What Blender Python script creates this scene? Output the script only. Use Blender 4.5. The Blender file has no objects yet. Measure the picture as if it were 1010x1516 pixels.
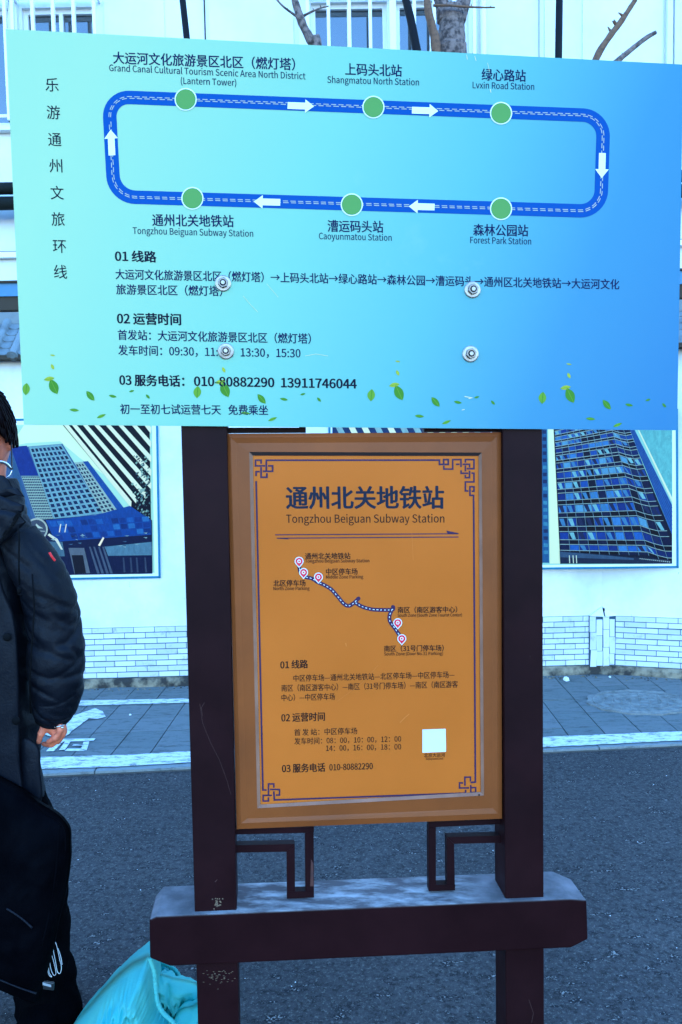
import bpy, bmesh, random
from math import *
from mathutils import Vector, Matrix, noise
random.seed(7)
D = bpy.data
SC = bpy.context.scene
COL = SC.collection

# ------------------------------------------------------------------ camera
FP = 1200.0
TH, RO = radians(4.07), radians(1.05)
CAM = Vector((0, 0, 1.5))
FW = Vector((0, cos(TH), -sin(TH)))
_r0, _u0 = Vector((1, 0, 0)), Vector((0, sin(TH), cos(TH)))
RT = cos(RO) * _r0 - sin(RO) * _u0
UPV = sin(RO) * _r0 + cos(RO) * _u0
cd = D.cameras.new('camera')
cam = D.objects.new('camera', cd)
COL.objects.link(cam)
cd.sensor_fit = 'VERTICAL'
cd.sensor_height = 36
cd.lens = FP / 1516 * 36
cd.clip_start, cd.clip_end = 0.02, 2000
cam.matrix_world = Matrix(((RT.x, UPV.x, -FW.x, CAM.x), (RT.y, UPV.y, -FW.y, CAM.y), (RT.z, UPV.z, -FW.z, CAM.z), (0, 0, 0, 1)))
SC.camera = cam

# ------------------------------------------------------------------ world, sun, exposure
SUN_EL, SUN_AZ = radians(27), radians(-14)      # low winter sun behind the block, street in its shade
w = D.worlds.new('World')
SC.world = w
w.use_nodes = True
nt = w.node_tree
sky = nt.nodes.new('ShaderNodeTexSky')
sky.sky_type = 'NISHITA'
sky.sun_disc = False
sky.sun_elevation = SUN_EL
sky.sun_rotation = SUN_AZ
sky.air_density = 1.6
sky.dust_density = 0.3
sky.ozone_density = 3.0
bg = nt.nodes['Background']
bg.inputs['Strength'].default_value = 0.15
nt.links.new(sky.outputs[0], bg.inputs[0])
sl = D.lights.new('sun', 'SUN')
sl.energy = 3.0
sl.angle = radians(0.5)
sl.color = (1, .94, .86)
so = D.objects.new('sun', sl)
COL.objects.link(so)
sdir = Vector((sin(SUN_AZ) * cos(SUN_EL), cos(SUN_AZ) * cos(SUN_EL), sin(SUN_EL)))
so.rotation_euler = sdir.to_track_quat('Z', 'Y').to_euler()
so.location = (0, 0, 20)
vs = SC.view_settings
vs.view_transform = 'Standard'
vs.look = 'None'
vs.gamma = 1
vs.use_curve_mapping = False
vs.exposure = 2.6
vs.use_white_balance = True          # the photograph's cold white balance
WB_T = 4450.0
vs.white_balance_temperature = WB_T
vs.white_balance_tint = 10
SC.cycles.max_bounces = 8
SC.cycles.transparent_max_bounces = 12

# ------------------------------------------------------------------ geometry helpers
def ray(x, y):
    return FW + RT * ((x - 505) / FP) - UPV * ((y - 758) / FP)
def on(x, y, p, n):
    d = ray(x, y)
    return CAM + d * ((p - CAM).dot(n) / d.dot(n))
def G(x, y, z=0.0):
    return on(x, y, Vector((0, 0, z)), Vector((0, 0, 1)))
def PY(x, y, Y):
    return on(x, y, Vector((0, Y, 0)), Vector((0, 1, 0)))

def world_loc(o):
    v = Vector((0, 0, 0))
    while o is not None:
        v = v + o.location
        o = o.parent
    return v
def link(name, me, parent=None, mats=None):
    o = D.objects.new(name, me)
    COL.objects.link(o)
    if parent: o.parent = parent
    if mats is not None and me is not None and len(me.materials) == 0:
        for m in (mats if isinstance(mats, (list, tuple)) else [mats]): me.materials.append(m)
    return o
def mk(name, V, F, mat, parent=None, smooth=False, mi=None, kind=None, origin=None, label=None):
    """mesh object from world-space vertices"""
    off = world_loc(parent) if parent else (origin or Vector((0, 0, 0)))
    me = D.meshes.new(name)
    me.from_pydata([tuple(Vector(v) - off) for v in V], [], F)
    me.update()
    o = link(name, me, parent, mat)
    if not parent and origin: o.location = origin
    if smooth: me.polygons.foreach_set('use_smooth', [True] * len(me.polygons))
    if mi: me.polygons.foreach_set('material_index', mi)
    if kind: o['kind'] = kind
    if label: o['label'] = label
    return o
def thing(name, label, cat, loc=(0, 0, 0), group=None):
    o = D.objects.new(name, None)
    COL.objects.link(o)
    o.location = loc
    o.empty_display_size = .1
    o['label'] = label; o['category'] = cat
    if group: o['group'] = group
    return o
def tag(o, label, cat, group=None):
    o['label'] = label; o['category'] = cat
    if group: o['group'] = group
    return o

def proto(name, V, F, mat, parent):
    o = mk(name, V, F, mat); o.parent = parent; return o

class MB:
    def __init__(s): s.V = []; s.F = []; s.M = []
    def add(s, V, F, m=0):
        b = len(s.V)
        s.V += [Vector(v) for v in V]
        s.F += [tuple(i + b for i in f) for f in F]
        s.M += [m] * len(F)
        return s
    def poly(s, pts, m=0): return s.add(pts, [tuple(range(len(pts)))], m)
    def extr(s, front, dv, m=0):
        """front polygon (counter-clockwise towards the viewer) pushed along dv"""
        n = len(front); dv = Vector(dv)
        V = [Vector(p) for p in front] + [Vector(p) + dv for p in front]
        F = [tuple(range(n)), tuple(range(2 * n - 1, n - 1, -1))]
        F += [(i, i + n, (i + 1) % n + n, (i + 1) % n) for i in range(n)]
        return s.add(V, F, m)
    def box(s, x0, x1, y0, y1, z0, z1, m=0):
        return s.extr([(x0, y0, z0), (x1, y0, z0), (x1, y0, z1), (x0, y0, z1)], (0, y1 - y0, 0), m)
    def obox(s, o, a, b, c, m=0):
        o, a, b, c = map(Vector, (o, a, b, c))
        return s.extr([o, o + a, o + a + b, o + b], c, m)
    def tube(s, pts, rad, n=8, m=0, cap=True):
        pts = [Vector(p) for p in pts]
        if not isinstance(rad, (list, tuple)): rad = [rad] * len(pts)
        V = []; F = []
        prev = None
        for i, p in enumerate(pts):
            t = (pts[min(i + 1, len(pts) - 1)] - pts[max(i - 1, 0)]).normalized()
            if prev is None:
                a = t.orthogonal().normalized()
            else:
                a = (prev - t * prev.dot(t)).normalized()
            prev = a
            b = t.cross(a)
            for k in range(n):
                q = 2 * pi * k / n
                V.append(p + (a * cos(q) + b * sin(q)) * rad[i])
        for i in range(len(pts) - 1):
            for k in range(n):
                F.append((i * n + k, i * n + (k + 1) % n, (i + 1) * n + (k + 1) % n, (i + 1) * n + k))
        if cap:
            F.append(tuple(range(n - 1, -1, -1)))
            F.append(tuple(range((len(pts) - 1) * n, len(pts) * n)))
        return s.add(V, F, m)
    def ball(s, c, rx, ry=None, rz=None, nu=24, nv=14, m=0, rot=None):
        ry = ry or rx; rz = rz or rx
        c = Vector(c); V = []; F = []
        for j in range(1, nv):
            a = pi * j / nv
            for i in range(nu):
                b = 2 * pi * i / nu
                v = Vector((rx * sin(a) * cos(b), ry * sin(a) * sin(b), rz * cos(a)))
                if rot: v = rot @ v
                V.append(c + v)
        top = Vector((0, 0, rz)); bot = Vector((0, 0, -rz))
        if rot: top = rot @ top; bot = rot @ bot
        V += [c + top, c + bot]
        for j in range(nv - 2):
            for i in range(nu):
                F.append((j * nu + i, (j + 1) * nu + i, (j + 1) * nu + (i + 1) % nu, j * nu + (i + 1) % nu))
        T = len(V) - 2; B = T + 1
        for i in range(nu):
            F.append((T, i, (i + 1) % nu)); F.append((B, (nv - 2) * nu + (i + 1) % nu, (nv - 2) * nu + i))
        return s.add(V, F, m)
    def build(s, name, mat, parent=None, **k):
        return mk(name, s.V, s.F, mat, parent, mi=s.M if isinstance(mat, (list, tuple)) else None, **k)

def bevel(o, wd, seg=2, ang=40):
    m = o.modifiers.new('bevel', 'BEVEL'); m.width = wd; m.segments = seg
    m.limit_method = 'ANGLE'; m.angle_limit = radians(ang)
    return o
def cr(P, t):
    n = len(P) - 1
    i = min(int(t), n - 1); f = t - i
    def g(k): return P[max(0, min(n, k))]
    a, b, c, d = g(i - 1), g(i), g(i + 1), g(i + 2)
    return [0.5 * ((2 * b[j]) + (c[j] - a[j]) * f + (2 * a[j] - 5 * b[j] + 4 * c[j] - d[j]) * f * f + (3 * b[j] - a[j] - 3 * c[j] + d[j]) * f ** 3) for j in range(len(b))]
def loft(mb, ctrl, nseg=64, nring=60, disp=None, yaw=0.0, horiz=False, m=0, cap=True):
    """ctrl rings: (x, y, z, ru, rv). Rings are perpendicular to the path (or level when horiz)."""
    n = len(ctrl) - 1
    R = [cr(ctrl, n * i / (nring - 1)) for i in range(nring)]
    V = []; F = []
    ux = Vector((cos(yaw), sin(yaw), 0))
    for i, r in enumerate(R):
        c = Vector(r[:3])
        t = (Vector(R[min(i + 1, nring - 1)][:3]) - Vector(R[max(i - 1, 0)][:3])).normalized()
        if horiz: t = Vector((0, 0, 1))
        a = (ux - t * ux.dot(t)).normalized()
        b = t.cross(a).normalized()
        for k in range(nseg):
            q = 2 * pi * k / nseg
            d = a * cos(q) * r[3] + b * sin(q) * r[4]
            p = c + d
            if disp: p = p + d.normalized() * disp(i / (nring - 1), q, p)
            V.append(p)
    for i in range(nring - 1):
        for k in range(nseg):
            F.append((i * nseg + k, i * nseg + (k + 1) % nseg, (i + 1) * nseg + (k + 1) % nseg, (i + 1) * nseg + k))
    if cap:
        F.append(tuple(range(nseg - 1, -1, -1))); F.append(tuple(range((nring - 1) * nseg, nring * nseg)))
    return mb.add(V, F, m)

# ------------------------------------------------------------------ materials
# Seen colours are turned into base colours: undo the white balance, then divide by the open shade's light.
L0 = (1.14, 1.50, 1.98)
def _wb_inverse():
    T = WB_T
    x = .244063 + .09911e3 / T + 2.9678e6 / T ** 2 - 4.6070e9 / T ** 3; y = -3 * x * x + 2.87 * x - .275
    BR = Matrix(((.8951, .2664, -.1614), (-.7502, 1.7135, .0367), (.0389, -.0685, 1.0296)))
    RX = Matrix(((.4124564, .3575761, .1804375), (.2126729, .7151522, .0721750), (.0193339, .1191920, .9503041)))
    a = BR @ Vector((x / y, 1, (1 - x - y) / y)); b = BR @ Vector((.95047, 1, 1.08883))
    Dg = Matrix(((b[0] / a[0], 0, 0), (0, b[1] / a[1], 0), (0, 0, b[2] / a[2])))
    return (RX.inverted() @ BR.inverted() @ Dg @ BR @ RX).inverted()
WBI = _wb_inverse()
def lin(c):
    c = c / 255
    return c / 12.92 if c <= .04045 else ((c + .055) / 1.055) ** 2.4
def alb(r, g, b, k=1.0):
    v = WBI @ Vector((lin(r), lin(g), lin(b)))
    return tuple(min(.9, max(.0015, q / l * k)) for q, l in zip(v, L0)) + (1,)
def base_mat(name, col, rough=.6, metal=0.0, spec=.5, coat=0.0):
    m = D.materials.new(name); m.use_nodes = True
    b = m.node_tree.nodes['Principled BSDF']
    b.inputs['Base Color'].default_value = col
    b.inputs['Roughness'].default_value = rough
    b.inputs['Metallic'].default_value = metal
    b.inputs['Specular IOR Level'].default_value = spec
    b.inputs['Coat Weight'].default_value = coat
    return m
class N:
    """little node builder"""
    def __init__(s, m): s.t = m.node_tree; s.b = m.node_tree.nodes['Principled BSDF']
    def n(s, typ, **k):
        x = s.t.nodes.new(typ)
        for a, v in k.items():
            if hasattr(x, a): setattr(x, a, v)
            else: x.inputs[a].default_value = v
        return x
    def l(s, a, b): s.t.links.new(a, b)
    def pos(s): return s.n('ShaderNodeNewGeometry').outputs['Position']
    def scale(s, v, sc):
        x = s.n('ShaderNodeMapping'); s.l(v, x.inputs[0]); x.inputs['Scale'].default_value = sc
        return x.outputs[0]
    def noise(s, v, sc, det=4, ro=.55):
        x = s.n('ShaderNodeTexNoise'); s.l(v, x.inputs['Vector'])
        x.inputs['Scale'].default_value = sc; x.inputs['Detail'].default_value = det; x.inputs['Roughness'].default_value = ro
        return x.outputs['Fac']
    def vor(s, v, sc, feat='F1'):
        x = s.n('ShaderNodeTexVoronoi'); x.feature = feat; s.l(v, x.inputs['Vector']); x.inputs['Scale'].default_value = sc
        return x.outputs['Distance']
    def ramp(s, f, a, b, ca=(0, 0, 0, 1), cb=(1, 1, 1, 1)):
        x = s.n('ShaderNodeValToRGB'); s.l(f, x.inputs[0])
        x.color_ramp.elements[0].position = a; x.color_ramp.elements[1].position = b
        x.color_ramp.elements[0].color = ca; x.color_ramp.elements[1].color = cb
        return x.outputs[0]
    def mix(s, f, a, b, bt='MIX'):
        x = s.n('ShaderNodeMix'); x.data_type = 'RGBA'; x.blend_type = bt
        for sock, v in ((x.inputs[0], f), (x.inputs[6], a), (x.inputs[7], b)):
            if isinstance(v, (float, int)): sock.default_value = v
            elif isinstance(v, tuple): sock.default_value = v
            else: s.l(v, sock)
        return x.outputs[2]
    def bump(s, h, st, d=.01):
        x = s.n('ShaderNodeBump'); s.l(h, x.inputs['Height']); x.inputs['Strength'].default_value = st; x.inputs['Distance'].default_value = d
        s.l(x.outputs[0], s.b.inputs['Normal'])
    def color(s, c): s.l(c, s.b.inputs['Base Color'])
    def objrand(s): return s.n('ShaderNodeObjectInfo').outputs['Random']
def dirty(name, col, col2, sc=6, lo=.45, hi=.75, rough=.7, bump=.2, bsc=60, bd=.002, **k):
    m = base_mat(name, col, rough, **k); n = N(m); p = n.pos()
    c = n.mix(n.ramp(n.noise(p, sc, 6, .6), lo, hi), col, col2)
    n.color(c); n.bump(n.noise(p, bsc, 4), bump, bd)
    return m

M = {}
# asphalt
m = base_mat('asphalt', (.05, .05, .05, 1), .9, spec=.25); n = N(m); p = n.pos()
c = n.mix(n.ramp(n.noise(p, 1.3, 5), .35, .7), (.044, .040, .038, 1), (.070, .063, .058, 1))
c = n.mix(n.ramp(n.noise(p, 42, 7, .85), .46, .60), c, (.016, .015, .014, 1))
c = n.mix(n.ramp(n.noise(p, 90, 5, .9), .54, .64), c, (.15, .14, .12, 1))
c = n.mix(n.ramp(n.vor(p, 75), .10, .0), c, (.30, .28, .26, 1)) if False else c
st = n.scale(p, (12, 26, 12))
pit = n.noise(st, 1.0, 6, .72)
c = n.mix(n.ramp(pit, .565, .60), c, (.012, .011, .012, 1))
c = n.mix(n.mix(1.0, n.ramp(pit, .60, .63), n.ramp(n.noise(p, 140, 2), .52, .56), 'MULTIPLY'), c, (.24, .22, .19, 1))
n.color(c)
hh = n.mix(.5, n.noise(p, 120, 3, .8), n.noise(p, 45, 4, .7))
n.bump(hh, .9, .006)
M['asphalt'] = m
def slab_mat(name, c0, c1):
    m = base_mat(name, c0, .85, spec=.3); n = N(m); p = n.pos()
    c = n.mix(n.objrand(), c0, c1)
    c = n.mix(n.ramp(n.noise(n.scale(p, (3, 9, 3)), 3, 8, .8), .50, .68), c, tuple(v * .38 for v in c0[:3]) + (1,))
    c = n.mix(n.ramp(n.noise(p, 90, 3, .7), .6, .75), c, tuple(min(.9, v * 1.5) for v in c0[:3]) + (1,))
    n.color(c); n.bump(n.noise(p, 80, 5, .7), .4, .003)
    return m
M['slab'] = slab_mat('paving_slab', (.125, .135, .125, 1), (.155, .16, .15, 1))
M['kerb'] = slab_mat('kerb_stone', (.19, .2, .19, 1), (.23, .24, .22, 1))
M['joint'] = dirty('joint_dirt', (.05, .05, .045, 1), (.09, .085, .075, 1), 8)
M['footing'] = dirty('footing_concrete', (.26, .22, .14, 1), (.03, .026, .02, 1), 8, .38, .56, rough=.95, bump=.9, bsc=40, bd=.01)
# worn road paint with holes down to slab colour
m = base_mat('road_paint', (.7, .7, .66, 1), .7); n = N(m); p = n.pos()
n.color(n.mix(n.ramp(n.noise(n.scale(p, (6, 16, 6)), 2.2, 8, .8), .50, .60), (.66, .66, .62, 1), (.14, .15, .14, 1)))
n.bump(n.noise(p, 90, 4), .3, .002)
M['paint'] = m
# rendered wall
m = base_mat('white_render', (.8, .8, .77, 1), .85, spec=.2); n = N(m); p = n.pos()
c = n.mix(n.ramp(n.noise(p, 1.7, 6, .65), .38, .72), (.80, .79, .74, 1), (.56, .56, .53, 1))
c = n.mix(n.ramp(n.noise(n.scale(p, (14, 14, 5)), 1.4, 7, .7), .66, .73), c, (.30, .31, .30, 1))
n.color(c); n.bump(n.noise(p, 30, 5), .25, .004)
M['render'] = m
# facing tiles
m = base_mat('facing_tile', (.6, .6, .58, 1), .55, spec=.4); n = N(m); p = n.pos()
c = n.mix(n.objrand(), (.52, .53, .50, 1), (.68, .68, .64, 1))
c = n.mix(n.ramp(n.noise(p, 13, 8, .75), .56, .76), c, (.24, .25, .24, 1))
n.color(c); n.bump(n.noise(p, 60, 4), .2, .002)
M['tile'] = m
M['grout'] = base_mat('tile_grout', (.05, .085, .12, 1), .9)
M['roof_tile'] = dirty('roof_tile', (.17, .19, .19, 1), (.09, .10, .10, 1), 9, rough=.75)
M['facade'] = dirty('facade_paint', (.74, .75, .72, 1), (.60, .62, .6, 1), 1.2, .4, .8, bump=.08)
M['white_metal'] = base_mat('white_metal', (.8, .8, .78, 1), .4)
M['grey_metal'] = dirty('grey_metal', (.3, .31, .3, 1), (.2, .2, .2, 1), 4, rough=.4)
M['black_metal'] = dirty('black_metal', (.004, .004, .006, 1), (.008, .008, .009, 1), 12, rough=.5, spec=.1)
M['pipe_wrap'] = dirty('pipe_wrap', (.006, .008, .007, 1), (.014, .016, .012, 1), 12, rough=.7, spec=.1)
M['blue_fascia'] = dirty('blue_fascia', alb(20, 130, 240), alb(30, 110, 205), 5, rough=.4)
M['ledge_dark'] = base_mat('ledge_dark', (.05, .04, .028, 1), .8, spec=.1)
# window glass: dark room behind a mirror-like sheet
m = base_mat('window_glass', (.03, .035, .04, 1), .06, spec=1.0, coat=1.0); n = N(m)
n.bump(n.noise(n.pos(), 1.1, 2), .05, .05)
M['glass'] = m
M['curtain'] = base_mat('curtain', (.16, .17, .17, 1), .9)
m = D.materials.new('clear_sheet'); m.use_nodes = True; t = m.node_tree; t.nodes.clear()
o_ = t.nodes.new('ShaderNodeOutputMaterial'); tr = t.nodes.new('ShaderNodeBsdfTransparent'); gl = t.nodes.new('ShaderNodeBsdfGlossy')
gl.inputs['Roughness'].default_value = .12; tr.inputs[0].default_value = (.97, .975, .97, 1)
fr = t.nodes.new('ShaderNodeFresnel'); fr.inputs[0].default_value = 1.12; mx = t.nodes.new('ShaderNodeMixShader')
t.links.new(fr.outputs[0], mx.inputs[0]); t.links.new(tr.outputs[0], mx.inputs[1]); t.links.new(gl.outputs[0], mx.inputs[2]); t.links.new(mx.outputs[0], o_.inputs[0])
M['clear'] = m
# sign paint: dark brown-purple enamel with scuffs
m = base_mat('stand_paint', (.02, .01, .01, 1), .42, spec=.07); n = N(m); p = n.pos()
c = n.mix(n.ramp(n.noise(p, 5, 6, .6), .35, .75), alb(24, 14, 26), alb(34, 22, 37))
c = n.mix(n.ramp(n.noise(n.scale(p, (60, 60, 7)), 1.0, 5, .7), .70, .76), c, (.10, .08, .07, 1))
n.color(c)
r_ = n.n('ShaderNodeMapRange'); n.l(n.noise(p, 7, 5), r_.inputs[0]); r_.inputs[3].default_value = .3; r_.inputs[4].default_value = .62
n.l(r_.outputs[0], n.b.inputs['Roughness']); n.bump(n.noise(p, 25, 3), .05, .002)
M['stand'] = m
# beam: the same paint, with settled dust where it faces up
m = base_mat('beam_paint', (.02, .01, .01, 1), .42, spec=.06); n = N(m); p = n.pos()
c = n.mix(n.ramp(n.noise(p, 5, 6, .6), .35, .75), alb(24, 14, 26), alb(34, 22, 37))
nz = n.n('ShaderNodeSeparateXYZ'); n.l(n.n('ShaderNodeNewGeometry').outputs['True Normal'], nz.inputs[0])
up = n.ramp(nz.outputs[2], .6, .9)
dust = n.mix(n.ramp(n.noise(n.scale(p, (5, 15, 5)), 2.4, 7, .62), .42, .74), (.105, .09, .085, 1), (.46, .43, .40, 1))
sx = n.n('ShaderNodeSeparateXYZ'); n.l(p, sx.inputs[0])
ends = n.ramp(n.n('ShaderNodeMath', operation='ABSOLUTE').outputs[0], .2, .4)
ab = n.n('ShaderNodeMath', operation='ABSOLUTE'); n.l(sx.outputs[0], ab.inputs[0])
ends = n.ramp(ab.outputs[0], .26, .36)
dust = n.mix(ends, dust, n.mix(n.ramp(n.noise(p, 14, 6, .6), .4, .7), (.11, .10, .095, 1), (.22, .195, .19, 1)))
n.color(n.mix(up, c, dust))
n.l(n.ramp(up, 0, 1, (.42,) * 3 + (1,), (.85,) * 3 + (1,)), n.b.inputs['Roughness'])
M['beam'] = m
# frame of the panel: brown lacquered metal with white flecks
m = base_mat('frame_brown', (.3, .15, .08, 1), .4, spec=.16); n = N(m); p = n.pos()
sz = n.n('ShaderNodeSeparateXYZ'); n.l(p, sz.inputs[0])
c = n.mix(n.ramp(n.noise(p, 4, 6, .6), .3, .7), alb(126, 88, 56), alb(108, 76, 52))
fl = n.mix(1.0, n.ramp(n.noise(n.scale(p, (40, 40, 110)), 1.0, 4, .7), .67, .73), n.ramp(sz.outputs[2], 1.45, .9), 'MULTIPLY')
n.color(n.mix(fl, c, (.5, .42, .36, 1)))
n.bump(n.noise(p, 60, 4), .15, .001)
M['frame'] = m
m = base_mat('panel_orange', (.5, .15, .01, 1), .5, spec=.05); n = N(m); p = n.pos()
sz = n.n('ShaderNodeSeparateXYZ'); n.l(p, sz.inputs[0])
c = n.mix(n.ramp(n.noise(p, 2.2, 5), .3, .75), alb(192, 136, 72), alb(178, 124, 62))
c = n.mix(n.ramp(n.noise(n.scale(p, (30, 30, 9)), 2.5, 6, .75), .70, .78), c, alb(212, 170, 120))
n.color(c); M['orange'] = m
M['bead'] = dirty('bead_grey', alb(112, 104, 112), alb(140, 134, 146), 9, .3, .75, rough=.45, spec=.2)
M['bead_shadow'] = base_mat('bead_shadow', (.03, .02, .017, 1), .4)
M['ink'] = base_mat('print_indigo', alb(58, 54, 122), .5, spec=.08)
M['ink_title'] = base_mat('print_title', alb(26, 46, 92), .5, spec=.08)
M['ink_text'] = base_mat('print_text', alb(42, 34, 44), .5, spec=.08)
M['crimson'] = base_mat('print_crimson', alb(205, 25, 95), .5)
M['print_white'] = base_mat('print_white', (.75, .75, .74, 1), .5)
# route board gradient, print with some reflection painted in (pale aqua to azure, left to right)
m = base_mat('board_print_sheen', (.3, .5, .4, 1), .34, spec=.12); n = N(m); p = n.pos()
s_ = n.n('ShaderNodeSeparateXYZ'); n.l(p, s_.inputs[0])
ma = n.n('ShaderNodeMath', operation='MULTIPLY_ADD'); n.l(s_.outputs[2], ma.inputs[0]); ma.inputs[1].default_value = -.42; ma.inputs[2].default_value = .75
mb_ = n.n('ShaderNodeMath', operation='ADD'); n.l(s_.outputs[0], mb_.inputs[0]); n.l(ma.outputs[0], mb_.inputs[1])
mr = n.n('ShaderNodeMapRange'); n.l(mb_.outputs[0], mr.inputs[0]); mr.inputs[1].default_value = -.75; mr.inputs[2].default_value = .85
cr_ = n.n('ShaderNodeValToRGB'); n.l(mr.outputs[0], cr_.inputs[0]); e = cr_.color_ramp.elements
BOARD = [(0, (138, 226, 238)), (.35, (108, 214, 244)), (.58, (82, 192, 248)), (.8, (52, 152, 244)), (1, (38, 134, 238))]
e[0].position = 0; e[0].color = alb(*BOARD[0][1]); e[1].position = 1; e[1].color = alb(*BOARD[-1][1])
for po, cc in BOARD[1:-1]:
    q = e.new(po); q.color = alb(*cc)
c = n.mix(n.ramp(n.noise(p, 3.5, 6, .6), .66, .95, cb=(.3, .3, .3, 1)), cr_.outputs[0], alb(170, 238, 252))
n.color(c); n.bump(n.noise(p, 9, 3), .04, .004)
M['board'] = m
M['board_edge'] = base_mat('board_edge', (.8, .8, .8, 1), .5)
M['route_blue'] = base_mat('route_blue', alb(0, 88, 226), .4, spec=.04)
M['stop_green'] = base_mat('stop_green', alb(80, 172, 122), .4, spec=.06)
M['board_ink'] = base_mat('board_ink', alb(6, 18, 104), .45, spec=.08)
M['board_ink_dark'] = base_mat('board_ink_dark', alb(6, 12, 60), .45, spec=.08)
M['leaf1'] = base_mat('print_leaf_mid', alb(92, 176, 76), .4, spec=.06)
M['leaf2'] = base_mat('print_leaf_dark', alb(62, 150, 62), .4, spec=.06)
M['leaf3'] = base_mat('print_leaf_lime', alb(140, 196, 84), .4, spec=.06)
M['steel'] = dirty('bolt_steel', (.36, .32, .28, 1), (.22, .19, .165, 1), 60, rough=.42, bump=.1, metal=.9)
M['steel_dark'] = base_mat('nut_steel', (.17, .145, .125, 1), .35, metal=1.0)
M['thread'] = base_mat('thread_dark', (.012, .010, .010, 1), .6, spec=.1)
M['rust'] = dirty('rust_steel', (.06, .016, .008, 1), (.03, .01, .008, 1), 30, rough=.8)
M['bark'] = dirty('bark_grey', (.20, .15, .125, 1), (.045, .034, .03, 1), 22, .42, .62, rough=.95, bump=.9, bsc=45, bd=.012)
M['twig'] = dirty('bark_brown', (.15, .085, .045, 1), (.05, .03, .02, 1), 30, rough=.9, bump=.5, bsc=80)
# cloth
def cloth(name, col, col2, rough=.75, sc=14, b=.35, bsc=160, bd=.002, spec=.3):
    m = base_mat(name, col, rough, spec=spec); n = N(m); p = n.pos()
    n.color(n.mix(n.ramp(n.noise(p, sc, 5), .35, .7), col, col2))
    h = n.mix(.35, n.noise(p, bsc, 3, .7), n.noise(p, 18, 5, .6))
    n.bump(h, b, bd * 3)
    return m
M['parka'] = cloth('parka_navy', (.0024, .0028, .0054, 1), (.0050, .0056, .0092, 1), .5, spec=.13)
M['parka_dark'] = cloth('parka_trim', (.0025, .0025, .003, 1), (.004, .004, .0045, 1), .7, spec=.05)
M['black_cloth'] = cloth('black_nylon', (.0008, .0008, .0014, 1), (.002, .002, .003, 1), .62, spec=.008)
M['trouser'] = cloth('trouser_black', (.0008, .0008, .0012, 1), (.0018, .0018, .0024, 1), .9, spec=.015)
M['turq'] = cloth('turquoise_cloth', alb(72, 208, 255), alb(44, 184, 250), .65, sc=6, b=.25, bsc=220)
M['turq_in'] = cloth('turquoise_inner_shade', alb(20, 100, 190), alb(14, 84, 176), .8, b=.2)
m = base_mat('skin', (.6, .24, .12, 1), .5); n = N(m); p = n.pos()
m.node_tree.nodes['Principled BSDF'].inputs['Subsurface Weight'].default_value = .15
m.node_tree.nodes['Principled BSDF'].inputs['Subsurface Radius'].default_value = (.01, .004, .002)
n.color(n.mix(n.ramp(n.noise(p, 60, 4), .35, .7), alb(205, 150, 146), alb(172, 118, 122))); n.bump(n.noise(p, 260, 3), .25, .001)
M['skin'] = m
m = base_mat('hair_black', (.005, .0022, .0025, 1), .55, spec=.06); n = N(m)
n.bump(n.noise(n.scale(n.pos(), (900, 900, 60)), 1, 3), .25, .0006); M['hair'] = m
M['silver'] = base_mat('silver', (.7, .68, .64, 1), .22, metal=1.0)
M['red'] = base_mat('red_tab', (.55, .01, .01, 1), .6)
M['plastic'] = base_mat('black_plastic', (.012, .012, .012, 1), .35)
M['litter'] = base_mat('litter_white', (.75, .75, .72, 1), .7)
M['manhole'] = dirty('manhole_iron', (.22, .22, .195, 1), (.11, .11, .095, 1), 22, .38, .68, rough=.9, bump=.6, bsc=70)
def flat(r, g, b):
    k = 'print_%d_%d_%d' % (r, g, b)
    if k not in M:
        m = base_mat(k, alb(r, g, b), .45, spec=.1); n_ = N(m); p_ = n_.pos()
        # printed picture: grain and small tonal detail inside every area
        c_ = n_.mix(n_.ramp(n_.noise(n_.scale(p_, (22, 22, 9)), 2.4, 7, .75), .42, .60), alb(r, g, b), alb(r * .90, g * .90, b * .92))
        c_ = n_.mix(n_.ramp(n_.noise(n_.scale(p_, (60, 60, 26)), 1.6, 5, .8), .56, .66), c_, alb(min(255, r + 14), min(255, g + 14), min(255, b + 12)))
        if r + g + b < 560: n_.color(c_)
        M[k] = m
    return M[k]

# ------------------------------------------------------------------ GROUND
g0 = -.02
mb = MB()
KL, KR = G(200, 1139), G(1010, 1100.5)           # near edge of the kerb strip, on the ground
kd = (KR - KL).normalized(); kn = Vector((-kd.y, kd.x, 0))
road_edge = lambda x: KL + kd * ((x - KL.x) / kd.x)
a, b = road_edge(-60), road_edge(60)
mk('road', [(-300, -300, g0), (300, -300, g0), (300, 300, g0), (-300, 300, g0)], [(0, 1, 2, 3)], M['asphalt'], kind='structure')
mb = MB()
PB = [road_edge(-14), road_edge(14), Vector((14, 8, 0)), Vector((-14, 8, 0))]
mb.extr([Vector((p.x, p.y, -.012)) for p in PB], (0, 0, -.2))
pave = mb.build('pavement', M['joint'], kind='structure')
# kerb strip stones
kw = .055
kerb = MB(); L = .5
x = -3.2
i = 0
while x < 3.6:
    o = road_edge(x) + Vector((0, 0, -.013))
    q = MB().obox(Vector((0, 0, 0)), kd * (L - .006), kn * kw, (0, 0, .012))
    if i == 0: kme = mk('kerb_stone', q.V, q.F, M['kerb'], pave); kmesh = kme.data; ko = kme
    else: ko = link('kerb_stone', kmesh, pave)
    ko.location = o
    x += L * kd.x; i += 1
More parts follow.
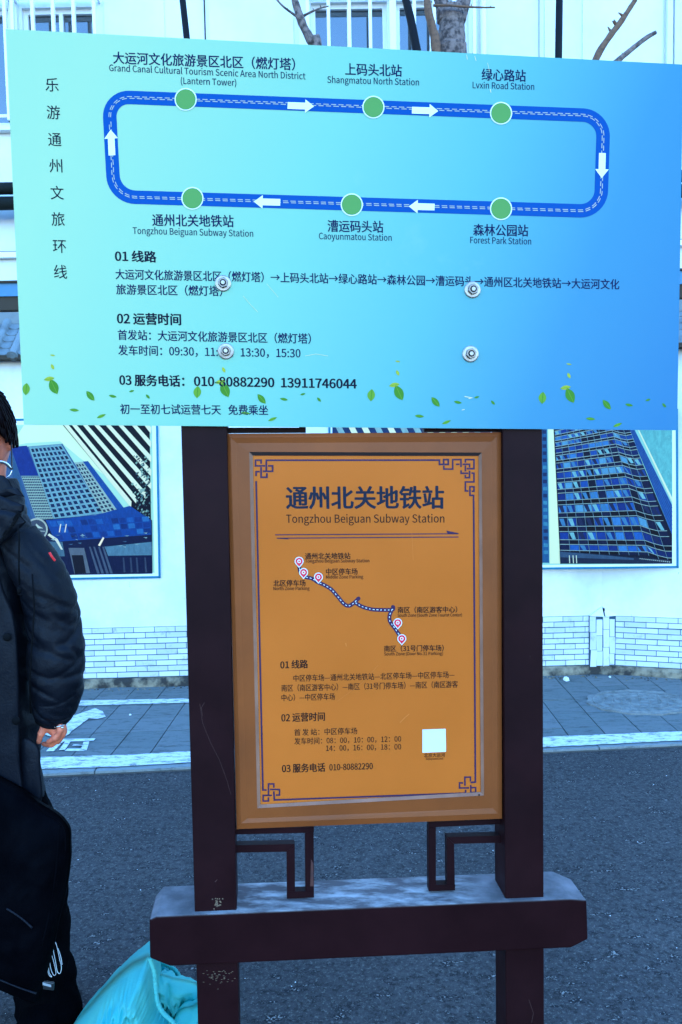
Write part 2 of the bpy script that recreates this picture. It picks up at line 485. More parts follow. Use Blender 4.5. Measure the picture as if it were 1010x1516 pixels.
# slabs: rows follow the kerb, joints run towards the wall
sw, sd = .198, .245
q = MB().box(0, sw - .005, 0, sd - .005, 0, .014)
smesh = None
ud = Vector((cos(radians(1.2)) , sin(radians(3.0)), 0)).normalized(); vd = Vector((sin(radians(1.2)), cos(radians(1.2)), 0))
S0 = G(169, 1114) ; S0 = road_edge(-1.186) + kn * (kw + .004)
for j in range(6):
    for i_ in range(-13, 23):
        o = S0 + kd * (i_ * sw) + vd * (j * sd)
        if o.y > 5.55 or (abs(o.x) > 3.4): continue
        if smesh is None:
            q = MB().obox((0, 0, 0), kd * (sw - .006), vd * (sd - .006), (0, 0, .012))
            so_ = mk('paving_slab', q.V, q.F, M['slab'], pave); smesh = so_.data; bevel(so_, .002, 1)
        else: so_ = link('paving_slab', smesh, pave)
        so_.location = o + Vector((0, 0, -.011 - random.random() * .003))
# painted markings
pz = .0045
def gp(pts, z=pz): return [G(x, y, z) for x, y in pts]
def jag(pts, n=40, amp=.004, z=pz):
    """polygon outline on the ground with worn, wavering edges"""
    P = [G(x, y, z) for x, y in pts]; out = []
    for k in range(len(P)):
        a, b = P[k], P[(k + 1) % len(P)]
        m_ = max(1, int((b - a).length / .03))
        for t_ in range(m_):
            v = a.lerp(b, t_ / m_)
            out.append(v + Vector((noise.noise(v * 31) * amp * 2, noise.noise(v * 37 + Vector((5, 0, 0))) * amp * 2, 0)))
    return out
mb = MB().poly(jag([(-350, 1152), (190, 1134), (280, 1128.5), (505, 1119), (805, 1106), (1010, 1096), (1300, 1082), (1300, 1066), (1010, 1082.5), (805, 1091), (505, 1103.5), (280, 1112), (190, 1117.5), (-350, 1131)]))
o = mb.build('painted_line', M['paint'], kind='structure')
mb = MB().poly(jag([(-350, 1063), (120, 1044.5), (280, 1040), (420, 1034), (420, 1030), (280, 1034), (120, 1037), (-350, 1053)]))
mb.build('painted_line', M['paint'], kind='structure')
mb = MB().poly(jag([(60, 1085), (98, 1057), (110, 1059), (141, 1048), (152, 1053), (157, 1061), (143, 1064.5), (131, 1063.5), (98, 1089), (80, 1092)]))
mb.build('painted_arrow', M['paint'], kind='structure')
mb = MB()
def gstroke(pts, wd, z=pz):
    P = [G(x, y, z) for x, y in pts]
    for k in range(len(P) - 1):
        a, b = P[k], P[k + 1]; d = (b - a).normalized(); nn = Vector((-d.y, d.x, 0)) * wd / 2
        mb.poly([a - nn, b - nn, b + nn, a + nn]) if nn.length else None
        z += .0004; P = [Vector((p.x, p.y, z)) for p in P]
gstroke([(74, 1112), (90, 1096), (140, 1095)], .04)
gstroke([(98, 1110), (126, 1110)], .035)
gstroke([(128, 1098), (124, 1111)], .03)
gstroke([(101, 1097), (92, 1110)], .03)
gstroke([(108, 1103), (124, 1103)], .02)
mb.build('painted_symbol', M['paint'], kind='structure')

# round access cover with worn ring pattern
c0 = G(948, 1039, .004)
mh = thing('manhole_cover', 'round worn access cover with concentric rings set in the paving by the wall', 'manhole cover', c0)
mb = MB(); rx, ry = .31, .235; NS = 56
mb.extr([c0 + Vector((rx * cos(2 * pi * k / NS) * (1 + .03 * sin(5 * k)), ry * sin(2 * pi * k / NS) * (1 + .03 * sin(5 * k)), .004)) for k in range(NS)], (0, 0, -.012))
mb.build('cover_plate', M['manhole'], mh)
for rr in (.88, .66, .44, .24):
    mb = MB()
    mb.tube([c0 + Vector((rx * rr * cos(t_ * 2 * pi / 40) - .02 * (1 - rr), ry * rr * sin(t_ * 2 * pi / 40), .004 + .001 * noise.noise(Vector((t_ * .3, rr * 9, 0))))) for t_ in range(41)], .0045, 6)
    mb.build('ring_rib', M['manhole'], mh, smooth=True)
for k in range(-4, 5):
    a_ = c0 + Vector((k * .055 - .05, -.16 * sqrt(1 - (k / 5) ** 2), .004)); b_ = c0 + Vector((k * .055 + .05, .16 * sqrt(1 - (k / 5) ** 2), .004))
    MB().tube([a_, a_.lerp(b_, .5), b_], .004, 5).build('bar_rib', M['manhole'], mh)

# ------------------------------------------------------------------ BOUNDARY WALL
WL = Vector((-6.5, G(120, 1016).y - .03 - (6.5 - 1.74) * .0325, 0)); WC = Vector((1.735, 5.365, 0)); WR = Vector((6.5, 5.365 - 4.765 * .30, 0))
WH = 2.13
wall = thing('boundary_wall', 'white rendered street wall with grey tiled coping and pale brick-pattern base', 'wall', WC)
for (A, B) in ((WL, WC), (WC, WR)):
    d = (B - A).normalized(); nn = Vector((d.y, -d.x, 0))     # towards the street
    mb = MB(); mb.obox(A, B - A, (0, 0, WH), -nn * .24)
    mb.build('rendered_face', M['render'], wall)
def wall_frame(A, B): d = (B - A).normalized(); return d, Vector((d.y, -d.x, 0))
# tiles of the plinth
tw, thh, gap = .1355, .0372, .0042
z_lo, z_hi = .058, .058 + 9 * thh
nt_ind = 0; rest = MB()
base_tile = {}
for wi, (A, B) in enumerate(((WL, WC), (WC, WR))):
    d, nn = wall_frame(A, B)
    mb = MB(); mb.obox(A + nn * .004 + Vector((0, 0, .03)), B - A, (0, 0, z_hi - .03), -nn * .003)
    mb.build('grout_bed', M['grout'], wall)
    Ln = (B - A).length
    for r in range(9):
        u = -((r % 2) * tw * .5 + (r * .37 % 1) * .02)
        if wi == 1: u += .088
        while u < Ln:
            u0, u1 = max(u, 0 if wi == 0 else .088), min(u + tw, Ln if wi == 1 else Ln - .088)
            if u1 - u0 > .015:
                c_ = A + d * u0
                hh_ = Vector((0, 0, z_lo + r * thh + gap))
                prj = lambda v: 505 + FP * (v - CAM).dot(RT) / (v - CAM).dot(FW)
                xx = prj(c_ + d * (u1 - u0) / 2 + hh_)
                dz = noise.noise(Vector((u * 1.3, r, wi))) * .0018
                rec = random.random() * .0015
                vis = (95 < xx < 300 or 795 < xx < 1045) and nt_ind < 296
                q = MB(); q.obox(c_ + nn * (.008 + rec) + hh_ + Vector((0, 0, dz)), d * (u1 - u0 - gap), (0, 0, thh - gap * 1.4), -nn * .0045)
                if vis:
                    key = (wi, round(u1 - u0, 3))
                    if abs(u1 - u0 - tw) < 1e-6:
                        if key not in base_tile:
                            qq = MB(); qq.obox((0, 0, 0), d * (tw - gap), (0, 0, thh - gap * 1.4), -nn * .0045)
                            to = proto('facing_tile', qq.V, qq.F, M['tile'], wall); base_tile[key] = to.data
                        else: to = link('facing_tile', base_tile[key], wall)
                        to.location = c_ + nn * (.008 + rec) + hh_ + Vector((0, 0, dz)) - WC
                        to.rotation_euler = (0, random.gauss(0, .004), 0)
                    else: q.build('facing_tile', M['tile'], wall)
                    nt_ind += 1
                else: rest.add(q.V, q.F)
            u += tw
o = rest.build('facing_tiles_beyond', M['tile'], wall); o['kind'] = 'stuff'
# crooked pier of upright tiles at the corner
d, nn = wall_frame(WL, WC)
pier_c = WC + nn * .02
mb = MB(); mb.obox(pier_c + Vector((-.09, 0, .05)), (.18, 0, 0), (0, 0, .345), -nn * .05)
mb.build('pier_core', M['grout'], wall)
for ci in range(4):
    zz = .051 + (0, .006, .002, .012)[ci]
    lens_ = [(.115, .12, .108), (.10, .105, .11), (.13, .12, .09), (.075, .115, .12)][ci]
    for k, l_ in enumerate(lens_):
        q = MB(); tilt = (ci - 1.5) * .01 + random.gauss(0, .006)
        ox = -.088 + ci * .0445 + random.gauss(0, .0015)
        q.obox(pier_c + nn * (.006 + random.random() * .003) + Vector((ox, 0, zz)), (.0395, 0, 0), Vector((-tilt * l_ * 2, 0, l_ - .003)), -nn * .007)
        q.build('pier_tile', M['tile'], wall); zz += l_
mb = MB()
mb.extr([pier_c + Vector((-.09, 0, .395)) + nn * .008, pier_c + Vector((-.003, 0, .393)) + nn * .03, pier_c + Vector((-.006, 0, .452)) - nn * 0], -nn * .03)
mb.extr([pier_c + Vector((.008, 0, .393)) + nn * .03, pier_c + Vector((.1, 0, .395)) + nn * .008, pier_c + Vector((.004, 0, .452)) - nn * 0], -nn * .03)
mb.build('pier_cap', M['render'], wall)
MB().obox(pier_c + Vector((-.004, 0, .395)) + nn * .012, (.012, 0, 0), (0, 0, .05), -nn * .02).build('pier_crack', M['black_metal'], wall)
# rough footing
for A, B in ((WL, WC), (WC, WR)):
    d, nn = wall_frame(A, B); Ln = (B - A).length; mb = MB(); ns = int(Ln / .025); V = []; F = []
    prof = [(.0, .058), (.022, .056), (.034, .035), (.04, .0), (.05, -.02)]
    for i_ in range(ns + 1):
        u = Ln * i_ / ns
        for (o_p, z_) in prof:
            v = A + d * u
            f_ = noise.noise(v * 6) * .018 + noise.noise(v * 21 + Vector((0, 0, z_ * 60))) * .009
            near = max(0, 1 - abs((v - WC).length) / .35)
            V.append(v + nn * max(.002, o_p + f_ * (1 if o_p > .01 else 0) - near * .012 * (o_p > .03)) + Vector((0, 0, z_ + (f_ * .35 if 0 < z_ < .057 else 0))))
    for i_ in range(ns):
        for k in range(4):
            F.append((i_ * 5 + k, i_ * 5 + k + 1, i_ * 5 + k + 6, i_ * 5 + k + 5))
    mk('footing', V, F, M['footing'], wall)
# coping: ridge, pan tiles, barrel tiles, eave discs
bp = .127; n_pan = 0; restp = MB(); bme = pme = cme = None
for wi, (A, B) in enumerate(((WL, WC), (WC, WR))):
    d, nn = wall_frame(A, B); Ln = (B - A).length
    MB().obox(A - nn * .17 + Vector((0, 0, 2.395)) , B - A, (0, 0, .075), -nn * .10).build('coping_ridge', M['roof_tile'], wall)
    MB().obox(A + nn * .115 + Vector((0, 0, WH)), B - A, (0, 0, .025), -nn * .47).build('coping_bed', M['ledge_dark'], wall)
    q = MB(); e0 = A + nn * .10 + Vector((0, 0, WH + .028)); e1 = A - nn * .18 + Vector((0, 0, 2.40))
    q.poly([e0, e0 + (B - A), e1 + (B - A), e1]); e2 = A - nn * .35 + Vector((0, 0, WH + .028)); q.poly([e1, e1 + (B - A), e2 + (B - A), e2])
    q.build('coping_slope', M['roof_tile'], wall)
    sl_ = (e1 - e0); sn = d.cross(sl_.normalized()).normalized()
    if sn.z < 0: sn = -sn
    nb = int(Ln / bp)
    for k in range(nb + 1):
        b0 = e0 + d * (k * bp + .02)
        if bme is None:
            q = MB(); V = []; F = []
            for i_ in range(2):
                for a_ in range(9):
                    t_ = pi * a_ / 8
                    V.append(d * (-.029 * cos(t_)) + sn * (.029 * sin(t_)) + sl_ * (1.02 * i_) - sl_.normalized() * .02 * (1 - i_))
            F = [(a_, a_ + 1, a_ + 10, a_ + 9) for a_ in range(8)] + [tuple(range(8, -1, -1))]
            q.add(V, F)
            c__ = -sl_.normalized() * .023 + sn * .004
            q.extr([c__ + d * (.034 * cos(t_)) + sn * (.034 * sin(t_)) for t_ in [2 * pi * s / 16 for s in range(16)]], sl_.normalized() * .008)
            q.extr([c__ - sl_.normalized() * .004 + d * (.018 * cos(t_)) + sn * (.018 * sin(t_)) for t_ in [2 * pi * s / 12 for s in range(12)]], sl_.normalized() * .008)
            bo = proto('barrel_tile', q.V, q.F, M['roof_tile'], wall); bme = bo.data
        elif wi == 1 and not any(o.name.startswith('barrel_tile_bend') for o in ()):
            bo = link('barrel_tile', bme, wall)
        else: bo = link('barrel_tile', bme, wall)
        if wi == 1: bo.rotation_euler = (0, 0, atan2(d.y, d.x) - atan2((WC - WL).y, (WC - WL).x))
        bo.location = b0 + sn * .004 - WC
        for r in range(5):
            f0 = r / 5; pc = b0 + d * bp / 2 + sl_ * f0 + sn * (.022 - .0)
            q = MB(); V = []
            for i_ in range(2):
                for a_ in range(7):
                    t_ = pi * a_ / 6
                    V.append(d * (-.037 * cos(t_)) - sn * (.02 * sin(t_)) + sl_ * (.24 * i_) - sn * (.012 * i_))
            for a_ in range(7):
                t_ = pi * a_ / 6
                V.append(d * (-.037 * cos(t_)) - sn * (.02 * sin(t_) + .009) )
            F = [(a_, a_ + 1, a_ + 8, a_ + 7) for a_ in range(6)] + [(a_ + 14, a_ + 15, a_ + 1, a_) for a_ in range(6)]
            if n_pan < 296 and (-3.0 < pc.x < 3.4):
                n_pan += 1
                if wi == 0:
                    if pme is None: po_ = mk('pan_tile', V, F, M['roof_tile']); po_.parent = wall; pme = po_.data
                    else: po_ = link('pan_tile', pme, wall)
                    po_.location = pc - WC
                else:
                    if cme is None: po_ = mk('pan_tile', V, F, M['roof_tile']); po_.parent = wall; cme = po_.data
                    else: po_ = link('pan_tile', cme, wall)
                    po_.location = pc - WC
            else: restp.add([v + pc for v in V], F)
o = restp.build('pan_tiles_beyond', M['roof_tile'], wall); o['kind'] = 'stuff'

# ------------------------------------------------------------------ POSTERS ON THE WALL
def WPf(A, B, off):
    d, nn = wall_frame(A, B)
    return lambda x, y, e=0.0: on(x, y, A + nn * (off + e), nn)
def quadgrid(c, u, v):   # bilinear in four pixel corners TL,TR,BR,BL
    a = (c[0][0] * (1 - u) + c[1][0] * u, c[0][1] * (1 - u) + c[1][1] * u)
    b = (c[3][0] * (1 - u) + c[2][0] * u, c[3][1] * (1 - u) + c[2][1] * u)
    return (a[0] * (1 - v) + b[0] * v, a[1] * (1 - v) + b[1] * v)
class Print:
    """flat coloured shapes printed on a poster, one thin layer above the other"""
    def __init__(s, W, par): s.W = W; s.par = par; s.z = .0004; s.groups = {}
    def shape(s, pts, col, z=None):
        z = z if z is not None else s.z
        s.groups.setdefault(col, MB()).poly([s.W(x, y, z) for x, y in pts])
    def up(s): s.z += .0004
    def grid(s, c, nu, nv, col, fu=.55, fv=.5, cols=None, p=1.0, bow=0):
        for i in range(nu):
            for j in range(nv):
                if random.random() > p: continue
                u0, u1 = (i + (1 - fu) / 2) / nu, (i + (1 + fu) / 2) / nu
                v0, v1 = (j + (1 - fv) / 2) / nv, (j + (1 + fv) / 2) / nv
                pts = [quadgrid(c, u, v) for u, v in ((u0, v0), (u1, v0), (u1, v1), (u0, v1))]
                s.shape(pts, random.choice(cols) if cols else col)
    def done(s):
        tot = MB(); mats = []
        for i, (col, mb) in enumerate(s.groups.items()): tot.add(mb.V, mb.F, i); mats.append(flat(*col))
        tot.build('printed_picture', mats, s.par, kind='stuff')
def poster(name_label, A, B, outer, inner, off=.004):
    W = WPf(A, B, off); d, nn = wall_frame(A, B)
    t = thing('poster', name_label, 'poster', W(*outer[3]), 'posters mounted on the street wall')
    mb = MB().extr([W(*p, .010) for p in (outer[3], outer[2], outer[1], outer[0])], -nn * .010)
    mb.build('backing_board', M['print_white'], t)
    x0, y0 = outer[0]; lw = 3.2
    for a_, b_, c_, d_ in ((0, 1, 0, lw), (1, 2, -lw, 0), (2, 3, 0, -lw), (3, 0, lw, 0)):
        p, q_ = outer[a_], outer[b_]
        MB().extr([W(*v, .014) for v in (p, (p[0] + c_, p[1] + d_), (q_[0] + c_, q_[1] + d_), q_)], -nn * .0035).build('frame_strip', flat(30, 140, 230), t)
    return t, Print(lambda x, y, e=0.: W(x, y, .0105 + e), t)
def c5(L): return [(x / 2.807, 560 + y / 2.807) for x, y in L]
out = [(-70, 621), (234, 617), (238, 856), (-70, 862)]
pt, P = poster('blue framed photo poster of tilted office towers, beside the person', WL, WC, out, None)
P.shape([(-62, 630), (225, 627), (229, 848), (-62, 853)], (150, 232, 250)); P.up()
P.shape(c5([(100, 195), (270, 195), (430, 400), (330, 330), (250, 262), (110, 270), (40, 285)]), (190, 248, 252)); P.up()
P.shape(c5([(38, 290), (260, 272), (440, 562), (225, 590), (120, 592), (-170, 600), (-170, 420)]), (50, 100, 180)); P.up()
P.shape(c5([(45, 285), (112, 280), (160, 405), (85, 405)]), (10, 50, 165))
P.shape(c5([(120, 285), (255, 274), (432, 560), (225, 588)]), (98, 172, 225))
P.shape(c5([(88, 405), (165, 405), (225, 588), (150, 588)]), (96, 150, 190)); 
P.shape(c5([(36, 320), (62, 335), (135, 590), (90, 590)]), (36, 92, 165))
P.shape(c5([(310, 350), (366, 344), (520, 545), (428, 565)]), (132, 190, 220))
P.up()
P.grid(c5([(125, 290), (255, 279), (430, 555), (225, 583)]), 8, 14, None, .62, .64, cols=[(10, 30, 84), (20, 50, 118), (12, 40, 104)])
P.grid(c5([(90, 410), (165, 410), (222, 586), (152, 586)]), 10, 1, None, .5, 1.0, cols=[(30, 55, 100)])
P.grid(c5([(312, 355), (345, 352), (480, 550), (430, 560)]), 3, 13, None, .6, .62, cols=[(25, 50, 100)])
P.shape(c5([(345, 346), (366, 344), (520, 545), (490, 552)]), (16, 80, 190))
P.up()
P.grid(c5([(90, 410), (165, 410), (222, 586), (152, 586)]), 1, 16, None, 1, .3, cols=[(140, 200, 225)])
# striped tower
P.shape(c5([(262, 195), (622, 195), (628, 600), (545, 535)]), (5, 12, 40)); P.up()
tops = [266, 300, 345, 392, 440, 492, 548, 600]
ends = [(545, 538), (566, 520), (604, 500), (628, 462), (628, 408), (628, 350), (628, 290), (628, 232)]
for t_, e_ in zip(tops, ends):
    P.shape(c5([(t_, 195), (t_ + 20, 195), (e_[0] + 2, e_[1] - 26), e_]), (196, 240, 250))
P.up()
for k in range(150):
    x, y = random.gauss(597, 22), random.uniform(320, 600)
    if 545 < x < 624:
        r = random.uniform(2.5, 7); P.shape(c5([(x + r * cos(a_ + random.random()), y + r * sin(a_)) for a_ in (0, 1.6, 3.1, 4.7)]), random.choice([(20, 50, 80), (60, 110, 140), (120, 180, 200)]), P.z + k * 4e-6)
P.z += .0008
P.shape(c5([(-170, 600), (130, 592), (400, 568), (540, 530), (632, 590), (634, 812), (-170, 825)]), (8, 24, 80)); P.up()
P.shape(c5([(190, 590), (400, 568), (540, 530), (628, 590), (630, 650), (440, 664), (230, 680)]), (10, 70, 180)); P.up()
P.grid(c5([(200, 592), (620, 572), (630, 645), (240, 676)]), 13, 3, None, .85, .8, cols=[(8, 70, 185), (16, 90, 205), (6, 48, 140), (30, 110, 215), (8, 56, 160)])
P.shape(c5([(185, 678), (260, 680), (270, 740), (200, 740)]), (60, 110, 160))
P.shape(c5([(435, 700), (630, 680), (632, 735), (450, 738)]), (70, 130, 185))
P.shape(c5([(285, 705), (350, 705), (375, 810), (310, 812)]), (78, 108, 150))
P.up()
P.shape(c5([(298, 735), (345, 735), (358, 810), (312, 812)]), (12, 20, 48))
for x in (370, 388, 408, 425): P.shape(c5([(x, 700), (x + 7, 700), (x + 45, 812), (x + 34, 812)]), (60, 90, 140))
for x in (510, 540, 565, 600): P.shape(c5([(x, 745), (x + 6, 745), (x + 12, 806), (x + 4, 808)]), (44, 70, 120))
P.shape(c5([(408, 694), (428, 660), (434, 664), (416, 698)]), (225, 245, 250))
for x in (245, 268): P.shape(c5([(x, 640), (x + 6, 606), (x + 10, 606), (x + 4, 640)]), (200, 230, 245))
P.shape(c5([(205, 645), (240, 668), (262, 712), (254, 712), (232, 676), (198, 652)]), (190, 225, 240))
for a_ in range(28):
    x, y = random.uniform(200, 600), random.uniform(640, 700)
    P.shape(c5([(x, y), (x + random.uniform(4, 26), y - 1), (x + 12, y + random.uniform(2, 6))]), random.choice([(120, 180, 220), (60, 110, 170), (20, 40, 90)]), P.z + a_ * 5e-6)
P.z += .0008
cx, cy = 152, 628
P.shape(c5([(cx + 47 * cos(k * .2244), cy + 47 * sin(k * .2244)) for k in range(28)]), (150, 190, 215)); P.up()
P.shape(c5([(cx + 40 * cos(k * .2244), cy + 40 * sin(k * .2244)) for k in range(28)]), (54, 78, 120)); P.up()
P.shape(c5([(cx - 12, cy - 5), (cx, cy - 24), (cx + 10, cy - 14), (cx + 28, cy - 4)]), (160, 205, 230))
P.shape(c5([(cx - 10, cy + 4), (cx + 36, cy + 6), (cx + 36, cy + 10), (cx - 10, cy + 8)]), (130, 170, 200))
P.done()
# right poster (runs across to the corner of the wall; its right part is on the return)
def c8(L): return [(760 + x / 2.916, 600 + y / 2.916) for x, y in L]
_d1, _d2 = (WC - WL).normalized(), (WR - WC).normalized()
_q1, _q2 = WC - _d1 * .70, WC + _d2 * .56
WRp = (_q1, _q2)      # board spans the bend of the wall and touches it with both ends
out = [(748, 609), (1004, 605), (1005, 841), (751, 844)]
pt2, P = poster('blue framed photo poster of a dark glass tower, right of the sign', WRp[0], WRp[1], out, None, off=.014)
P.shape(c8([(-10, 55), (686, 40), (686, 684), (0, 690)]), (120, 215, 248)); P.up()
P.shape(c8([(100, 60), (145, 60), (155, 680), (100, 680)]), (26, 96, 180)); P.up()
P.grid(c8([(100, 100), (145, 100), (155, 650), (100, 650)]), 2, 18, None, .7, .5, cols=[(18, 50, 120), (50, 140, 210)])
P.shape(c8([(150, 60), (172, 60), (203, 684), (158, 684)]), (195, 248, 252))
P.shape(c8([(172, 60), (490, 60), (500, 110), (686, 560), (686, 684), (203, 684)]), (6, 18, 58)); P.up()
P.shape(c8([(485, 60), (515, 60), (526, 110), (686, 430), (686, 560)]), (30, 96, 205)); P.up()
for k in range(6):
    f = k / 6; P.shape(c8([(487 + 24 * f, 80), (489 + 24 * f, 80), (687, 532 - 110 * f), (686, 538 - 110 * f)]), (20, 76, 176))
P.shape(c8([(516, 60), (521, 60), (686, 398), (686, 420)]), (190, 240, 250))
P.shape(c8([(521, 60), (686, 60), (686, 398)]), (84, 190, 232))
P.up()
# curtain-wall rows, fanning slightly
rowsL = [85, 112, 138, 162, 188, 218, 250, 290, 334, 380, 430, 485, 545, 600, 640]
for j in range(len(rowsL) - 1):
    yl0, yl1 = rowsL[j], rowsL[j + 1]
    def edge(y, u):
        xl = 176 + (y - 60) * .047; xr = 480 + (y - 85) * .42
        xx = xl + (xr - xl) * u
        return (min(xx, 685.5), y - (85 * (1 - y / 560)) * u + (14 if u > .78 else 0) + (10 if u > .9 else 0))
    nc = 12
    for i_ in range(nc):
        u0, u1 = (i_ + .06) / nc, (i_ + .94) / nc
        hA, hB = yl0 + (yl1 - yl0) * .08, yl0 + (yl1 - yl0) * .60
        col = random.choice([(10, 60, 180), (20, 96, 225), (44, 130, 245), (8, 46, 150), (8, 26, 84), (16, 80, 205), (70, 160, 245), (6, 16, 56)])
        if i_ > 9: col = random.choice([(8, 36, 120), (6, 20, 74), (14, 70, 180)])
        P.shape(c8([edge(hA, u0), edge(hA, u1), edge(hB, u1), edge(hB, u0)]), col)
        if random.random() < .5:
            v0 = edge(hA, u0); v1 = edge(hA, u0 + .5 / nc); v2 = edge(hB, u1 - .2 / nc); v3 = edge(hB, u0 + .3 / nc)
            P.shape(c8([v0, v1, v2, v3]), random.choice([(100, 190, 240), (20, 40, 100), (50, 130, 220)]), P.z + .0003)
        P.shape(c8([edge(hB + 3, u0), edge(hB + 3, u1), edge(yl1 - 2, u1), edge(yl1 - 2, u0)]), random.choice([(4, 10, 38), (8, 24, 76), (4, 8, 30)]))
    for yy in (yl0, yl0 + (yl1 - yl0) * .64):
        for i_ in range(nc):
            a_, b_ = edge(yy, i_ / nc), edge(yy, (i_ + 1) / nc)
            P.shape(c8([(a_[0], a_[1] - 1.2), (b_[0], b_[1] - 1.2), (b_[0], b_[1] + 1.3), (a_[0], a_[1] + 1.3)]), (128, 185, 225), P.z + .0006)
for i_ in range(1, 12):
    for j in range(len(rowsL) - 1):
        y0_, y1_ = rowsL[j], rowsL[j + 1]
        a_, b_ = edge(y0_, i_ / 12), edge(y1_, i_ / 12)
        P.shape(c8([(a_[0] - .8, a_[1]), (a_[0] + .8, a_[1]), (b_[0] + .8, b_[1]), (b_[0] - .8, b_[1])]), (96, 160, 215), P.z + .0008)
P.z += .001
P.shape(c8([(200, 628), (500, 655), (686, 668), (686, 684), (203, 684)]), (20, 40, 84)); P.up()
P.shape(c8([(201, 632), (400, 648), (520, 660), (520, 668), (202, 656)]), (44, 84, 140))
for x in (240, 256, 270): P.shape(c8([(x, 648), (x + 4, 648), (x + 6, 682), (x + 2, 682)]), (170, 215, 235), P.z + .0003)
for k in range(16):
    x = 545 + k * 8.5; P.shape(c8([(x, 660 + k * .9), (x + 5, 660 + k * .9), (x + 5, 664 + k), (x, 664 + k)]), (130, 175, 215), P.z + .0003)
P.done()
# middle poster, only a sliver shows between the route board and the panel
out = [(486, 614), (732, 611), (734, 846), (489, 850)]
pt3, P = poster('poster with diagonal white stripes, seen only in the gap above the orange panel', WL, WC, out, None)
P.shape([(492, 622), (726, 619), (728, 838), (494, 842)], (24, 60, 130)); P.up()
for k in range(12):
    x = 492 + k * 19; P.shape([(x, 622), (x + 9, 622), (min(x + 120, 727), 838), (min(x + 108, 720), 838)], random.choice([(200, 244, 252), (120, 190, 235)]), P.z + k * 2e-5)
P.done()

# ------------------------------------------------------------------ BUILDING BEHIND
BY = 9.0
bl = thing('apartment_building', 'white building behind the wall with barred windows and a blue fascia', 'building', (0, BY, 0))
def bx(x): return PY(x, 100, BY).x
def bz(y, x=505): return PY(x, y, BY).z
zs, zt = PY(20, 186, BY).z, PY(20, 12, BY).z
wins = [(-60, 17), (36, 146), (462, 574), (587, 694), (1052, 1160), (-330, -230), (-200, -95), (1175, 1290)]
wx = sorted([(bx(a), bx(b)) for a, b in wins])
XB = [-16.0] + [v for p in wx for v in p] + [16.0]
ZB = [0, zs, zt, 12.5]
Vv = MB()
for i_ in range(len(XB) - 1):
    for j in range(3):
        if j == 1 and i_ % 2 == 1: continue
        Vv.poly([(XB[i_], BY, ZB[j]), (XB[i_ + 1], BY, ZB[j]), (XB[i_ + 1], BY, ZB[j + 1]), (XB[i_], BY, ZB[j + 1])])
for (a, b) in wx:
    for p, q_ in (((a, zs), (b, zs)), ((b, zs), (b, zt)), ((b, zt), (a, zt)), ((a, zt), (a, zs))):
        Vv.poly([(p[0], BY, p[1]), (q_[0], BY, q_[1]), (q_[0], BY + .16, q_[1]), (p[0], BY + .16, p[1])])
Vv.build('street_facade', M['facade'], bl)
MB().box(-16, 16, BY + .2, BY + 9, 0, 12.4).build('wall', M['facade'], bl)
MB().box(-16.3, 16.3, BY - .3, BY + 9.3, 12.5, 12.75).build('roof', M['grey_metal'], bl)
for wi, (a, b) in enumerate(wx):
    f = MB(); t_ = .045
    yy0, yy1 = BY + .05, BY + .11
    f.box(a, b, yy0, yy1, zs, zs + t_); f.box(a, b, yy0, yy1, zt - t_, zt); f.box(a, a + t_, yy0, yy1, zs + t_, zt - t_); f.box(b - t_, b, yy0, yy1, zs + t_, zt - t_)
    f.box((a + b) / 2 - .02, (a + b) / 2 + .02, yy0, yy1, zs + t_, zt - t_)
    win = f.build('window', M['white_metal'], bl)
    mk('pane', [(a + t_, BY + .085, zs + t_), ((a + b) / 2 - .02, BY + .085, zs + t_), ((a + b) / 2 - .02, BY + .085, zt - t_), (a + t_, BY + .085, zt - t_)], [(0, 1, 2, 3)], M['glass'], win)
    mk('pane', [((a + b) / 2 + .02, BY + .088, zs + t_), (b - t_, BY + .088, zs + t_), (b - t_, BY + .088, zt - t_), ((a + b) / 2 + .02, BY + .088, zt - t_)], [(0, 1, 2, 3)], M['glass'], win)
    MB().box(a - .06, b + .06, BY - .10, BY - .002, zs - .08, zs - .01).build('sill', M['white_metal'], win)
    # bars stand off the facade on a projecting cage
    nb_ = 4 if (b - a) > .7 else 3
    cg = MB(); cg.box(a - .05, b + .05, BY - .17, BY - .15, zt + .02, zt + .06); MB().box(a - .05, b + .05, BY - .17, BY - .15, zs + .02, zs + .05).build('bar_rail', M['white_metal'], win)
    cg.box(a - .05, a - .03, BY - .15, BY, zt + .025, zt + .05); cg.box(b + .03, b + .05, BY - .15, BY, zt + .025, zt + .05)
    cg.build('bar_rail', M['white_metal'], win)
    nb_ = max(3, int(round((b - a) / .21)))
    for k in range(nb_ + 1):
        x = a - .03 + (b - a + .06) * k / nb_
        MB().box(x - .017, x + .017, BY - .21, BY - .172, zs - .02, zt + .30).build('security_bar', M['white_metal'], win)
def vstrip(x0, x1, pr, name, mat, z0=.0, z1=12.4):
    MB().box(bx(x0), bx(x1), BY - pr, BY - .002, z0, z1).build(name, mat, bl)
vstrip(18.5, 31, .05, 'pilaster', M['facade'])
vstrip(158, 246, .02, 'wall_panel', M['facade'])
vstrip(304.6, 306.4, .012, 'panel_joint', M['ledge_dark'])
vstrip(312, 436, .02, 'wall_panel', M['facade'])
vstrip(444, 456, .06, 'pilaster', M['facade'])
vstrip(720, 790, .02, 'wall_panel', M['facade'])
vstrip(797.4, 798.8, .012, 'panel_joint', M['grey_metal'])
vstrip(806, 852, .02, 'wall_panel', M['facade'])
vstrip(862, 980, .02, 'wall_panel', M['facade'])
vstrip(984, 992, .07, 'pilaster', M['facade'])
vstrip(996, 1007, .05, 'pilaster', M['facade'])
MB().tube([(bx(714), BY - .07, .2), (bx(714), BY - .07, 12.3)], .035, 12).build('downpipe', M['white_metal'], bl, smooth=True)
